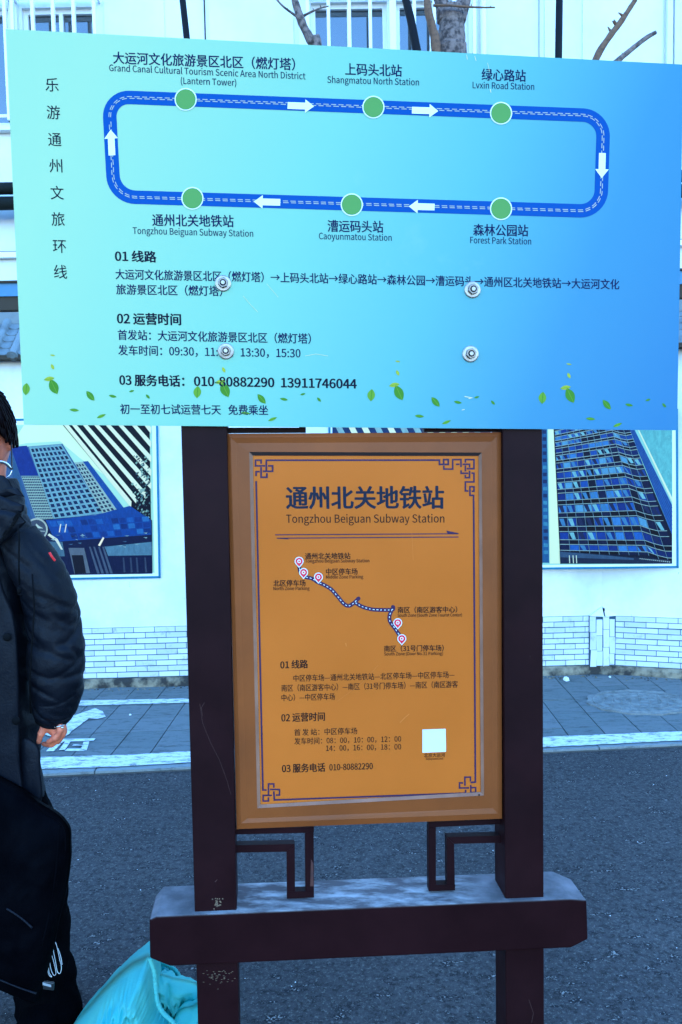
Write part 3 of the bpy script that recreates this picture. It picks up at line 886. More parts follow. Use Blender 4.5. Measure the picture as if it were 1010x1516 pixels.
zl = lambda y: PY(10, y, BY).z
MB().box(-16, 16, BY - .09, BY - .003, zl(384), zl(376)).build('string_course', M['white_metal'], bl)
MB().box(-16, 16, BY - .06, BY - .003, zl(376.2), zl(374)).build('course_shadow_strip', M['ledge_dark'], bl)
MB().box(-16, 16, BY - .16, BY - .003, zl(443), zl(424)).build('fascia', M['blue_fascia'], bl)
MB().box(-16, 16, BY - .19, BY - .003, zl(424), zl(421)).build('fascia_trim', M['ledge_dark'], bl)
MB().box(-16, 16, BY - .14, BY - .003, zl(462), zl(443.3)).build('fascia_shadow_band', M['ledge_dark'], bl)  # dark box stands for the thin line and the shadow under the fascia
# two lagged pipes along the facade
for k, (y0_, y1_) in enumerate(((270, 288), (291, 311))):
    zc = (PY(10, y0_, 8.7).z + PY(10, y1_, 8.7).z) / 2; r = abs(PY(10, y0_, 8.7).z - PY(10, y1_, 8.7).z) / 2
    o = MB().tube([(-9, 8.7, zc), (9, 8.7, zc)], r, 20).build('lagged_pipe', M['pipe_wrap'], None, smooth=True)
    tag(o, ('upper', 'lower')[k] + ' of two thick dark pipes running along the white facade', 'pipe', 'dark pipes along the building')
# poles behind the wall
for nm, x0, xt, r0_, lab in (('utility_pole', 276.5, 270.5, .026, 'slim black pole before the white facade, above the first station name'), ('utility_pole', 827.5, 828.3, .028, 'slim black pole before the white facade, behind the right end of the board')):
    a_, b_ = PY(x0, 55, 6.6), PY(xt, 0, 6.6)
    d_ = (b_ - a_) / (b_.z - a_.z)
    base_ = a_ - d_ * a_.z; topp = a_ + d_ * (6.4 - a_.z)
    pl = thing(nm, lab, 'pole', base_, 'black poles behind the wall')
    MB().tube([base_, a_, topp], [r0_ * 1.15, r0_, r0_ * .85], 14).build('shaft', M['black_metal'], pl, smooth=True)
    MB().tube([base_, base_ + Vector((0, 0, .03))], .09, 14).build('base_plate', M['black_metal'], pl)

# ------------------------------------------------------------------ BARE TREES
def path(pts, Y, jit=.0): return [PY(x, y, Y + dy) + Vector((noise.noise(Vector((x, y, 1)) * .3) * jit, 0, 0)) for x, y, dy in pts]
def limb(mb, P, r0, r1, n=12, knots=0):
    ctrl = [tuple(p) for p in P]; N_ = max(8, len(P) * 7); pts = [Vector(cr(ctrl, (len(P) - 1) * i / (N_ - 1))) for i in range(N_)]
    rs = [(r0 + (r1 - r0) * i / (N_ - 1)) * (1 + .12 * noise.noise(pts[i] * 9) + .1 * noise.noise(pts[i] * 23)) for i in range(N_)]
    mb.tube(pts, rs, n)
    return pts
def buds(mb, pts, r, k):
    for i in range(k):
        p = random.choice(pts[:-1]); dv = Vector((random.uniform(-1, 1), random.uniform(-.3, .3), random.uniform(.2, 1))).normalized()
        mb.tube([p, p + dv * r * 1.8, p + dv * r * 3.2], [r * .55, r * .5, r * .2], 6)
def twigs(mb, pts, r, k, ln=.4):
    for i in range(k):
        p = random.choice(pts); dv = Vector((random.uniform(-1, 1), random.uniform(-.5, .5), random.uniform(.1, 1))).normalized()
        q_ = [p]
        for s in range(4): q_.append(q_[-1] + dv * ln / 4 + Vector((random.gauss(0, .02), 0, random.gauss(0.01, .02))))
        mb.tube(q_, [r, r * .8, r * .6, r * .4, r * .25], 6)
TY = 7.2
b_ = PY(668, 75, TY); base_ = Vector((b_.x + .03, TY, 0))
tr1 = thing('bare_tree', 'thick grey bare tree trunk forking in front of the barred windows', 'tree', base_)
mb = MB(); limb(mb, [base_, Vector((b_.x + .02, TY, 2.6))] + path([(670, 110, 0), (669, 70, 0), (669, 30, 0), (667, 12, 0)], TY), .14, .105, 20)
mb.build('trunk', M['bark'], tr1, smooth=True)
mb = MB(); p1 = limb(mb, path([(660, 30, 0), (654, 5, 0), (640, -40, 0), (630, -140, 0)], TY), .075, .03, 12); p2 = limb(mb, path([(678, 30, 0), (688, 0, 0), (705, -50, 0), (716, -160, 0)], TY), .07, .03, 12)
twigs(mb, p1[6:] + p2[6:], .012, 10, .7); mb.build('forked_limb', M['bark'], tr1, smooth=True)
mb = MB(); pts = limb(mb, path([(642, 8, -.1), (665, 8, -.16), (690, 10, -.15), (712, 11, -.1), (733, 11, -.1)], TY), .011, .006, 8); buds(mb, pts, .008, 5)
mb.build('twig', M['twig'], tr1, smooth=True)
mb = MB(); pts = limb(mb, [base_ + Vector((-.05, -.02, .4)), PY(655, 260, TY - .1)] + path([(646, 78, -.1), (641, 45, -.1), (634, 15, -.1), (631, -15, -.1), (622, -90, -.1)], TY), .05, .024, 10); buds(mb, [p for p in pts if p.z > 5], .015, 6)
mb.build('side_stem', M['twig'], tr1, smooth=True)
# leaning black stake beside it
a_, b_ = PY(617, 74, 7.0), PY(601, 0, 7.0); d_ = (b_ - a_) / (b_.z - a_.z)
stake = MB(); stake.tube([a_ + d_ * (0 - a_.z) * .35 + Vector((0, 0, -a_.z * .65)), a_, a_ + d_ * .25 + Vector((.006, 0, 0)), b_, b_ + d_ * 1.2 - Vector((.05, 0, 0))], [.04, .036, .034, .032, .028], 12)
o = stake.build('leaning_post', M['black_metal'], None, smooth=True); tag(o, 'black leaning post between the window bars, left of the thick trunk', 'post')
# left sapling
TY2 = 6.8
b_ = PY(470, 90, TY2); base_ = Vector((b_.x + .1, TY2, 0))
tr2 = thing('bare_tree', 'thin bare grey sapling whose twigs cross left of the board centre', 'tree', base_)
mb = MB(); pts = limb(mb, [base_, Vector((b_.x + .06, TY2, 2.4))] + path([(472, 100, 0), (461, 62, 0), (449, 38, 0), (441, 15, 0), (435, -8, 0), (428, -60, 0)], TY2), .05, .022, 12)
twigs(mb, pts[-8:], .008, 6, .5); mb.build('trunk', M['bark'], tr2, smooth=True)
mb = MB(); p_ = limb(mb, path([(447, 32, 0), (436, 22, -.02), (420, 10, -.04), (407, -4, -.05), (395, -20, 0)], TY2), .011, .006, 8); buds(mb, p_, .007, 4); mb.build('twig', M['bark'], tr2, smooth=True)
mb = MB(); p_ = limb(mb, path([(449, 24, 0), (460, 18, -.02), (472, 13, -.04), (487, 9, -.05)], TY2), .011, .005, 8); buds(mb, p_, .008, 5); mb.build('twig', M['bark'], tr2, smooth=True)
# right tree: pruned branches
base_ = Vector((PY(850, 300, TY2).x, TY2, 0))
tr3 = thing('bare_tree', 'bare tree whose budded brown branch rises above the right end of the board', 'tree', base_)
mb = MB(); limb(mb, [base_, PY(848, 400, TY2), PY(855, 220, TY2), PY(868, 130, TY2)], .06, .045, 12); mb.build('trunk', M['bark'], tr3, smooth=True)
mb = MB(); p_ = limb(mb, path([(868, 130, 0), (884, 84, 0), (902, 55, 0), (918, 34, 0), (934, 10, 0), (943, -6, 0), (965, -60, 0)], TY2), .03, .016, 10); buds(mb, p_[8:40], .019, 9); mb.build('branch', M['twig'], tr3, smooth=True)
mb = MB(); p_ = limb(mb, path([(868, 128, -.05), (905, 98, -.1), (924, 82, -.1), (940, 69, -.1), (957, 56, -.1), (971, 48, -.1)], TY2), .026, .016, 10); buds(mb, p_[12:], .010, 4); mb.build('branch', M['bark'], tr3, smooth=True)

# ------------------------------------------------------------------ THE SIGN
YAW = radians(5.4)
SU = Vector((cos(YAW), sin(YAW), 0)); SN = Vector((sin(YAW), -cos(YAW), 0))   # along, towards the viewer
SP = Vector((0, 1.86, 1.5))
def S(x, y, w=0.0): return on(x, y, SP + SN * w, SN)
def back(dp): return -SN * dp
cent = S(530, 900); cent.z = 0
sign = thing('bus_stop_sign', 'dark brown bus stop sign with orange panel and wide blue route board', 'bus stop sign', cent)
def px_ground(x0, y0, x1, y1, w=0.):
    """extend the line (x0,y0)-(x1,y1) down the sign plane until it meets the road"""
    a, b = S(x0, y0, w), S(x1, y1, w); d = (b - a); return a + d * ((a.z - g0) / -d.z)
# posts (upper and lower length)
PW = .0; PD = .092
for nm, (lt, rt) in (('post', ((261, 380), (293, 1516), (331, 380), (354, 1516))[:2] and (((261, 380), (293, 1516)), ((331, 380), (354, 1516)))), ('post', (((743, 380), (749.5, 1516)), ((802.5, 380), (806, 1516))))):
    tl, tr_ = S(*lt[0], PW), S(*rt[0], PW); blv, brv = px_ground(*lt[0], *lt[1], PW), px_ground(*rt[0], *rt[1], PW)
    o = MB().extr([blv, brv, tr_, tl], back(PD)).build('post', M['stand'], sign); bevel(o, .003, 2)
# rails that carry the route board
for y in (421, 524):
    o = MB().extr([S(200, y + 22, -.002), S(860, y + 26, -.002), S(860, y - 14, -.002), S(200, y - 18, -.002)], back(.03)).build('rail', M['stand'], sign)
# beam
bw = .014
fr_ = [(232, 1357), (221, 1362), (222, 1419), (252, 1431), (846, 1403.5), (871, 1391), (869, 1333), (846, 1331)]
front = [S(x, y, bw) for x, y in fr_]
ctr = [Vector(p) for p in front]
V = [p for p in front]
dpt = .135
ins = [0, .02, .02, 0, 0, .02, .02, 0]
V2 = [p + back(dpt) for p in front]
# chamfered ends: the two outermost columns stop short of the full depth
for k in (1, 2): V2[k] = V2[k] + back(-.035) + SU * .0
for k in (5, 6): V2[k] = V2[k] + back(-.035)
V += V2
F = [(0, 1, 2, 3, 4, 5, 6, 7), (15, 14, 13, 12, 11, 10, 9, 8)] + [(i, i + 8, (i + 1) % 8 + 8, (i + 1) % 8) for i in range(8)]
F = [F[0]] + [(8, 15, 12, 11), (8, 11, 10, 9), (15, 14, 13, 12)] + F[2:]
beam = mk('cross_beam', V, F, M['beam'], sign)
bm = bmesh.new(); bm.from_mesh(beam.data); bmesh.ops.recalc_face_normals(bm, faces=bm.faces); bm.to_mesh(beam.data); bm.free()
bevel(beam, .004, 3, 25)
# fretwork brackets
fw_ = -.035
def bar(pts, parent, w=fw_, dp=.02):
    return MB().extr([S(x, y, w) for x, y in pts], back(dp))
for seg in ([[(346, 1235.5), (452, 1233), (465, 1232), (465, 1224), (346, 1228)], [(452.5, 1319), (465, 1319), (464.5, 1232.2), (451.8, 1233.2)], [(425, 1330.5), (465, 1328.5), (465, 1319.2), (425, 1320.2)], [(425, 1320), (437, 1319.5), (436.5, 1250), (424.5, 1261)], [(346, 1262.5), (424.3, 1261), (436.3, 1249.5), (346, 1251.5)]],
            [[(635, 1225), (747, 1220), (747, 1213), (635, 1217)], [(635, 1310), (645.5, 1310), (645.5, 1225), (634.5, 1225.5)], [(635, 1319.5), (674, 1318), (674, 1309.5), (635, 1310.2)], [(662, 1309.5), (673.5, 1309), (672.5, 1249.5), (661.5, 1239.5)], [(672.7, 1249.3), (746, 1247.5), (746, 1237), (661.7, 1239.2)]]):
    mb = MB()
    for s_ in seg: mb.extr([S(x, y, fw_) for x, y in s_], back(.022))
    o = mb.build('fretwork_bracket', M['stand'], sign)
for seg in ([[(330, 641.3), (453, 640.6), (453, 633), (330, 633)], [(443.5, 632.6), (453, 632.6), (453, 548), (443.5, 548)], [(414, 547.6), (453, 547.6), (453, 538), (414, 538)], [(414, 610), (423.5, 610), (423.5, 548), (414, 548)], [(330, 620), (423.5, 620), (423.5, 610.4), (330, 610.4)]],
            [[(628, 639.8), (748, 639.2), (748, 632), (628, 632)], [(628, 631.6), (637.5, 631.6), (637.5, 548), (628, 548)], [(628, 547.6), (667, 547.6), (667, 538), (628, 538)], [(657.5, 610), (667, 610), (667, 548), (657.5, 548)], [(657.5, 620), (748, 620), (748, 610.4), (657.5, 610.4)]]):
    mb = MB()
    for s_ in seg: mb.extr([S(x, y, fw_) for x, y in s_], back(.022))
    mb.build('fretwork_bracket', M['stand'], sign)
MB().extr([S(459.5, 1312, fw_ + .0006), S(464.4, 1312, fw_ + .0006), S(464, 1278, fw_ + .0006), S(460.5, 1272, fw_ + .0006)], back(.0004)).build('rust_patch', M['rust'], sign)

# information panel
ip_o = [(339, 1227.5), (743.5, 1212), (742, 640), (336.5, 642)]        # BL BR TR TL
ip_g = [(361, 1205), (733, 1190), (731.5, 660), (357.5, 662)]
ip_i = [(381, 1197), (717, 1178), (713.5, 670), (369, 669)]
ip_o[0] = (350.5, 1227.5)
ip_g[0] = (371, 1211); ip_g[1] = (729, 1196)
panel = MB().extr([S(x, y, -.032) for x, y in ip_o], back(.012)).build('info_panel', M['frame'], sign)
def ring(o_, i_, wo, wi, dp, name, mat, par):
    obs = []
    for k in range(4):
        l = (k + 1) % 4
        a, b, c, d_ = S(*o_[k], wo), S(*o_[l], wo), S(*i_[l], wi), S(*i_[k], wi)
        mb = MB(); V = [a, b, c, d_, a + back(dp), b + back(dp), c + back(dp + wi - wo), d_ + back(dp + wi - wo)]
        mb.add(V, [(0, 1, 2, 3), (7, 6, 5, 4), (0, 4, 5, 1), (1, 5, 6, 2), (2, 6, 7, 3), (3, 7, 4, 0)])
        obs.append(mb.build(name, mat, par))
    return obs
mid1 = [(357, 1219), (737, 1204.5), (735.5, 646), (341.5, 648)]
ring(ip_o, mid1, -.014, -.010, .019, 'frame_bar', M['frame'], panel)
mid2 = [(366, 1212), (730, 1196.5), (728, 654), (350.5, 656)]
ring(mid1, mid2, -.0105, -.0135, .017, 'frame_bar', M['frame'], panel)
ring(mid2, ip_i, -.0135, -.0125, .015, 'frame_bar', M['frame'], panel)
ip_j = [(386, 1191), (712, 1172.5), (708.5, 675), (374.5, 674.5)]
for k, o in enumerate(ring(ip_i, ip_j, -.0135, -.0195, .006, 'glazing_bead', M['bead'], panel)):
    if k == 2: o.data.materials.clear(); o.data.materials.append(M['bead_shadow'])  # top bead coloured dark to paint the shadow line along it
sheet = MB().extr([S(x, y, -.0215) for x, y in ((383, 1195), (715, 1176), (711, 672), (371.5, 671))], back(.002)).build('printed_sheet', M['orange'], panel)
cov = MB().poly([S(x, y, -.0192) for x, y in ((385, 1192.5), (713, 1174), (709, 674), (374, 673))]).build('clear_cover', M['clear'], panel)

# lettering --------------------------------------------------------------
_depcache = {}
FONT = None
try:
    import os
    for _d in (bpy.utils.system_resource('DATAFILES', path='fonts'),):
        for _f in os.listdir(_d):
            if 'CJK' in _f: FONT = D.fonts.load(os.path.join(_d, _f))       # Blender's own built-in CJK face
except Exception:
    FONT = None
def glyphs(s, bold):
    key = (s, bold)
    if key in _depcache: return _depcache[key]
    cu = D.curves.new('t', 'FONT'); cu.body = s; cu.size = 1; cu.resolution_u = 3; cu.fill_mode = 'FRONT' if False else 'BOTH'
    if FONT: cu.font = FONT
    o = D.objects.new('t', cu); COL.objects.link(o)
    bpy.context.view_layer.update()
    me = o.to_mesh()
    V = [(v.co.x, v.co.y) for v in me.vertices]; F = [tuple(p.vertices) for p in me.polygons]
    o.to_mesh_clear(); D.objects.remove(o); D.curves.remove(cu)
    _depcache[key] = (V, F)
    return V, F
_V, _F = glyphs('区', 0)
EMS = .90 / (max(v[1] for v in _V) - min(v[1] for v in _V)) if _V else 1      # font units to one em
def txt(s, x0, y0, x1, y1, em, mat, parent, w, bold=0.0, name='lettering', part='line'):
    """text whose baseline runs from pixel (x0,y0) to (x1,y1) of the photograph, laid on the sign plane"""
    V, F = glyphs(s, 0)
    if not V: return
    a, b = min(v[0] for v in V), max(v[0] for v in V)
    P = []
    for vx, vy in V:
        t_ = (vx - a) / (b - a)
        h = vy * em * EMS
        X = x0 + (x1 - x0) * t_ + h * 0; Y = y0 + (y1 - y0) * t_ - h
        X -= h * (815 - X) / 17000
        P.append(S(X, Y, w))
    mb = MB(); mb.add(P, F)
    if bold > .003:      # heavier weight: the same glyphs again, shifted by a fraction of the stroke
        du, dv_ = (S(x0 + 1, y0, w) - S(x0, y0, w)) * em * bold, Vector((0, 0, (S(x0, y0, w) - S(x0, y0 + 1, w)).z)) * em * bold * .6
        for k_, (a_, b_) in enumerate(((1, 0), (-1, 0), (0, 1), (0, -1), (.7, .7), (-.7, -.7), (.7, -.7), (-.7, .7))):
            mb.add([p + du * a_ + dv_ * b_ - SN * (8e-6 * (k_ + 1)) for p in P], F)
    return mb.build(name, mat, parent)
def stroke(mb, pts, wd, w, m=0, close=False):
    """mitred poly-line of pixel width wd on the sign plane"""
    n = len(pts); L = []; R = []
    for i in range(n):
        p = Vector(pts[i] + (0,)) if len(pts[i]) == 2 else Vector(pts[i])
        q0 = Vector(pts[(i - 1) % n] + (0,)) if (i > 0 or close) else None
        q1 = Vector(pts[(i + 1) % n] + (0,)) if (i < n - 1 or close) else None
        d0 = (p - q0).normalized() if q0 is not None else None
        d1 = (q1 - p).normalized() if q1 is not None else None
        if d0 is None: d0 = d1
        if d1 is None: d1 = d0
        n0 = Vector((-d0.y, d0.x, 0)); n1 = Vector((-d1.y, d1.x, 0)); mm = (n0 + n1)
        if mm.length < .1: mm = n0
        mm = mm.normalized(); k = wd / 2 / max(.35, mm.dot(n0))
        L.append(p + mm * k); R.append(p - mm * k)
    rng = range(n if close else n - 1)
    for i in rng:
        j = (i + 1) % n
        mb.poly([S(v.x, v.y, w) for v in (L[i], L[j], R[j], R[i])], m)
W1 = -.0208
mb = MB()
def cv(L, s, ox, oy): return [(x / s + ox, y / s + oy) for x, y in L]
lw = 2.6
tlc = lambda L: stroke(mb, cv(L, 8.417, 360, 660), lw, W1)
for L in ([(225, 225), (225, 180), (155, 180), (155, 250), (275, 250)], [(310, 250), (368, 250), (368, 318), (245, 318)], [(225, 265), (225, 392), (297, 392), (297, 340)], [(208, 322), (163, 322), (163, 378)]): tlc(L)
stroke(mb, cv([(290, 310), (290, 180)], 8.417, 360, 660) + cv([(175, 178), (175, 232), (285, 232), (285, 172), (227, 172), (227, 222)], 8.417, 630, 660), lw, W1)
for L in ([(229, 248), (229, 290), (340, 290), (340, 172), (443, 172), (443, 265)], [(380, 230), (425, 230)], [(462, 230), (550, 230), (550, 270)], [(498, 210), (498, 172), (605, 172), (605, 285), (515, 285)], [(498, 245), (498, 318)], [(445, 305), (445, 342), (535, 342)], [(550, 310), (550, 397), (498, 397), (498, 362)], [(572, 340), (605, 340), (605, 450), (498, 450), (498, 563), (535, 563)], [(575, 567), (605, 567), (605, 510), (555, 510), (555, 618), (601, 618), (601, 700)]):
    stroke(mb, cv(L, 8.417, 630, 660), lw * .93, W1)
stroke(mb, [(701.4, 743), (704, 1158)] + cv([(298, 110)], 3.885, 620, 1130), lw, W1)
stroke(mb, cv([(163, 440)], 8.417, 360, 660) + cv([(438, 187), (472, 187)], 6.3125, 320, 1140), lw, W1)
for L in ([(490, 238), (490, 130), (540, 130), (540, 165)], [(505, 182), (593, 182), (593, 234), (560, 234)], [(522, 237), (440, 237), (440, 290), (490, 290), (490, 255)]): stroke(mb, cv(L, 6.3125, 320, 1140), lw * .9, W1)
for L in ([(298, 104), (298, 80), (266, 80), (266, 130)], [(255, 113), (235, 113), (235, 142), (290, 142)], [(300, 125), (300, 168), (328, 168), (328, 140), (305, 140)]): stroke(mb, cv(L, 3.885, 620, 1130), lw * .9, W1)
stroke(mb, cv([(540, 200), (545, 280)], 6.3125, 320, 1140) + cv([(270, 172), (270, 152)], 3.885, 620, 1130), lw, W1)
mb.build('fret_border', M['ink'], sheet)
I, IT, IX = M['ink'], M['ink_title'], M['ink_text']
txt('通州北关地铁站', 424.5, 750.5, 657, 750, 33.5, IT, sheet, W1, .03)
txt('Tongzhou Beiguan Subway Station', 424, 774, 658, 773.5, 15.2, IX, sheet, W1, .004)
mb = MB()
stroke(mb, [(407.5, 791.8), (679, 790.2)], 1.5, W1); mb.poly([S(x, y, W1) for x, y in ((663, 790.2), (679, 790.2), (679.5, 789.4), (661, 785.4))])
stroke(mb, [(410, 796.8), (679, 795)], 1.5, W1); mb.poly([S(x, y, W1) for x, y in ((409, 797.4), (428, 801 - 2.5), (425, 796.6), (411, 796.6))])
mb.build('double_arrow', I, sheet)
# mini map route
mb = MB()
def smooth(P, k=6): return [tuple(cr(P, (len(P) - 1) * i / ((len(P) - 1) * k))) for i in range((len(P) - 1) * k + 1)]
RA = smooth([(443, 836), (445, 847), (452, 854), (462, 856.5), (471, 862), (480, 866), (491, 873), (500, 883), (509, 893.5), (516, 897), (523, 893.5), (531, 886)])
RB = smooth([(526, 892), (536, 898), (550, 902), (565, 903), (581, 902.5), (582, 898)])
RC = smooth([(581, 902), (577, 911), (577.5, 920), (584, 929), (592, 941)])
for z_, R_ in ((0, RA), (.0001, RB), (.0002, RC)): stroke(mb, R_, 5.6, W1 + .0002 + z_)
def disc(mb, x, y, rx, ry, w, n=20, m=0): mb.poly([S(x + rx * cos(2 * pi * k / n), y - ry * sin(2 * pi * k / n), w) for k in range(n)], m)
for x, y in ((531, 886), (582, 898.5)): disc(mb, x, y, 2.8, 2.8, W1 + .0005)
mb.build('route_line', I, sheet)
mb = MB()
def dashes(mb, R_, on_, off_, wd, w, off=0.0, m=0):
    acc = 0; seg = []
    P = []
    for i in range(len(R_) - 1):
        a, b = Vector(R_[i] + (0,)), Vector(R_[i + 1] + (0,)); L_ = (b - a).length; k = max(1, int(L_ / .5)); nn = Vector((-(b - a).y, (b - a).x, 0)).normalized() * off
        for j in range(k): P.append(tuple((a.lerp(b, j / k) + nn)[:2]))
    cur = []; d_ = 0
    for i in range(1, len(P)):
        d_ += hypot(P[i][0] - P[i - 1][0], P[i][1] - P[i - 1][1])
        if d_ % (on_ + off_) < on_: cur.append(P[i])
        else:
            if len(cur) > 2: stroke(mb, [cur[0], cur[len(cur) // 2], cur[-1]], wd, w, m)
            cur = []
for R_ in (RA, RB, RC): dashes(mb, R_, 3.2, 2.4, 1.0, W1 + .0007)
mb.build('route_dashes', M['print_white'], sheet, kind='stuff')
for x, y in ((443, 831), (449.6, 847.5), (471.6, 854.3), (589, 922), (595, 945.5)):
    mb = MB()
    def pinshape(r, tip): return [(x + r * cos(a_), y - r * sin(a_)) for a_ in [radians(-32 + 244 * k / 14) for k in range(15)]] + [(x, y + tip)]
    mb.poly([S(a_, b_, W1 + .0009) for a_, b_ in pinshape(6.6, 9.8)], 1); mb.poly([S(a_, b_, W1 + .0011) for a_, b_ in pinshape(5.3, 8.0)], 0)
    disc(mb, x, y, 2.7, 2.7, W1 + .0013, 14, 1); disc(mb, x, y, 1.4, 1.4, W1 + .0015, 10, 0)
    mb.build('map_pin', [M['crimson'], M['print_white']], sheet)
for a in (('通州北关地铁站', 452, 827.2, 519, 826.8, 9.6, .018), ('Tongzhou Beiguan Subway Station', 452, 833, 547, 832.4, 6.2, .01), ('中区停车场', 483, 850.2, 529.5, 849.8, 9.5, .018), ('Middle Zone Parking', 483, 856.6, 538, 856.2, 6.2, .01),
          ('北区停车场', 405, 867.4, 452.5, 867, 9.5, .018), ('North Zone Parking', 405, 873.8, 458.5, 873.4, 6.2, .01), ('南区（南区游客中心）', 589, 906.8, 677, 906, 9.2, .018), ('South Zone (South Zone Tourist Center)', 589, 913.3, 684, 912.6, 5.8, .01),
          ('南区（31号门停车场）', 569, 964, 657, 963, 9.2, .018), ('South Zone (Door No.31 Parking)', 569, 970.4, 656, 969.6, 5.8, .01)):
    txt(*a[:6], IX, sheet, W1 + .0003, a[6])
for a in (('01 线路', 415.5, 989.5, 456, 988, 12.6, .026), ('中区停车场—通州北关地铁站—北区停车场—中区停车场—', 434.7, 1008.4, 673, 1002.8, 10.2, .010), ('南区（南区游客中心）—南区（31号门停车场）—南区（南区游客', 417, 1023, 678, 1017, 10.2, .010), ('中心）—中区停车场', 417, 1037.2, 496, 1035.4, 10.2, .010),
          ('02 运营时间', 417, 1068, 481, 1066, 13, .026), ('首 发 站：中区停车场', 436, 1088.5, 529, 1086, 10, .010), ('发车时间：08：00，10：00，12：00', 436, 1101.6, 594, 1097.8, 10, .010), ('14：00，16：00，18：00', 483, 1111.8, 594, 1109.4, 10, .010),
          ('03 服务电话', 418, 1143.2, 481.5, 1141.2, 13, .026), ('010-80882290', 488, 1140.6, 552, 1138.6, 11.4, .018), ('北京大运河', 628, 1121, 659, 1120, 6.5, .01), ('Beijing Grand Canal', 631, 1125, 656, 1124.4, 3.6, .01)):
    txt(*a[:6], IX, sheet, W1, a[6])
MB().poly([S(x, y, W1 + .0002) for x, y in ((625.5, 1114.5), (660.5, 1113), (660, 1079), (625.5, 1080))]).build('white_label', M['print_white'], sheet)
mb = MB()
for L, wd in (([(592, 1070), (600, 1062), (606, 1057)], 1.0), ([(378, 1100), (384, 1150)], .5), ([(560, 985), (535, 1012), (500, 1038)], .35), ([(512, 952), (513, 957)], 1.3), ([(610, 790), (612, 830)], .3)): stroke(mb, L, wd, W1 + .0009)
mb.build('scratch', flat(208, 160, 104), sheet, kind='stuff')
disc_ = MB(); disc(disc_, 709.5, 1177, 1.4, 1.4, -.012, 10); disc_.build('screw', M['plastic'], panel)
# scratches on posts and beam
mb = MB()
for L, wd, w_ in (([(296, 1042), (300, 1070), (312, 1100), (325, 1125), (336, 1155), (342, 1176)], .4, PW), ([(303, 1040), (298, 1048), (300, 1060)], .5, PW), ([(322, 1302), (318, 1306)], .8, PW), ([(783, 1480), (790, 1500), (787, 1514)], .5, PW)): stroke(mb, L, wd, w_ + .0004)
mb.build('scratch', flat(70, 66, 86), sign, kind='stuff')
mb = MB()
for k in range(26): x, y = random.gauss(322, 3.5), random.gauss(1338, 3); mb.poly([S(x + a_, y + b_, .0004 + k * 2e-6) for a_, b_ in ((-1.2, .6), (.8, 1), (1, -.8), (-.5, -1))])
for k in range(60): x, y = random.gauss(321, 16), random.gauss(1447, 8); mb.poly([S(x + a_, y + b_, .0004 + k * 2e-6) for a_, b_ in ((-1.4, .3), (1, .3), (1.5, -.2), (-.5, -.3))]) if 300 < x < 350 and y > 1432 else None
mb.build('paint_chip', flat(105, 118, 130), sign, kind='stuff')

# route board ------------------------------------------------------------
BW = .012
bt = .0055
bcor = [(35.5, 628.5), (1002.5, 637), (1012, 95.5), (8.5, 43)]
board = MB().extr([S(x, y, BW) for x, y in bcor], back(bt)).build('route_board', [M['board'], M['board_edge']], sign)
for i, p in enumerate(board.data.polygons): p.material_index = 0 if i == 0 else 1
W2 = BW + .0005
# pale cut edges of the sheet catch the light: a separate thin trim set on top and left
ROUTE = []
TLc, TRc, BRc, BLc = (161, 143), (894, 171.5), (889.5, 313), (169, 291)
def rounded(C4, r, k=10):
    out = []
    for i in range(4):
        p = Vector(C4[i] + (0,)); a = Vector(C4[i - 1] + (0,)); b = Vector(C4[(i + 1) % 4] + (0,))
        p0 = p + (a - p).normalized() * r; p1 = p + (b - p).normalized() * r
        for j in range(k + 1):
            t_ = j / k; w_ = .7071 * 2 * t_ * (1 - t_); q_ = (p0 * (1 - t_) ** 2 + p * w_ + p1 * t_ ** 2) / ((1 - t_) ** 2 + w_ + t_ ** 2)
            # pull the quadratic slightly outwards to a circular arc
            out.append((q_.x + (p.x - q_.x) * .0, q_.y))
    return out
RT_ = rounded([TLc, TRc, BRc, BLc], 31)
mb = MB(); stroke(mb, RT_, 20, W2, close=True); mb.build('route_band', M['route_blue'], board)
mb = MB()
RR = RT_ + [RT_[0]]
for off in (-1.25, 1.25): dashes(mb, RR, 8.2, 3.0, 1.15, W2 + .0004, off)
mb.build('route_dashes', flat(150, 200, 245), board, kind='stuff')
for x, y in ((275, 147), (553, 158.5), (742, 167.5), (285, 293.5), (521, 303), (742, 309)):
    mb = MB(); disc(mb, x, y, 16.4, 16.8, W2 + .0008, 40, 1); disc(mb, x, y, 14.8, 15.2, W2 + .0012, 40, 0)
    mb.build('stop_marker', [M['stop_green'], M['print_white']], board)
def arrow(x, y, ang, L_=39):
    pts = [(-L_ / 2, -5), (L_ / 2 - 13, -5), (L_ / 2 - 13, -10), (L_ / 2, 0), (L_ / 2 - 13, 10), (L_ / 2 - 13, 5), (-L_ / 2, 5)]
    ca, sa = cos(radians(ang)), sin(radians(ang))
    MB().poly([S(x + a_ * ca - b_ * sa, y + a_ * sa + b_ * ca, W2 + .0010) for a_, b_ in reversed(pts)]).build('direction_arrow', M['print_white'], board)
arrow(445.5, 156.8, 2); arrow(629.5, 163.7, 2); arrow(891.5, 245, 91.5, 37); arrow(624.5, 306, 181.5, 38); arrow(395.5, 299, 181.5); arrow(165, 211, -93, 38)
BI, BD = M['board_ink'], M['board_ink_dark']
for ch, x, y in zip('乐游通州文旅环线', (77.5, 79.5, 81.5, 83, 85, 86.5, 88.5, 90), (126, 167, 207, 246, 286, 325, 365, 403)):
    txt(ch, x - 9.7, y + 7.4, x + 9.7, y + 8, 20.5, BD, board, W2, .004, name='title_character')
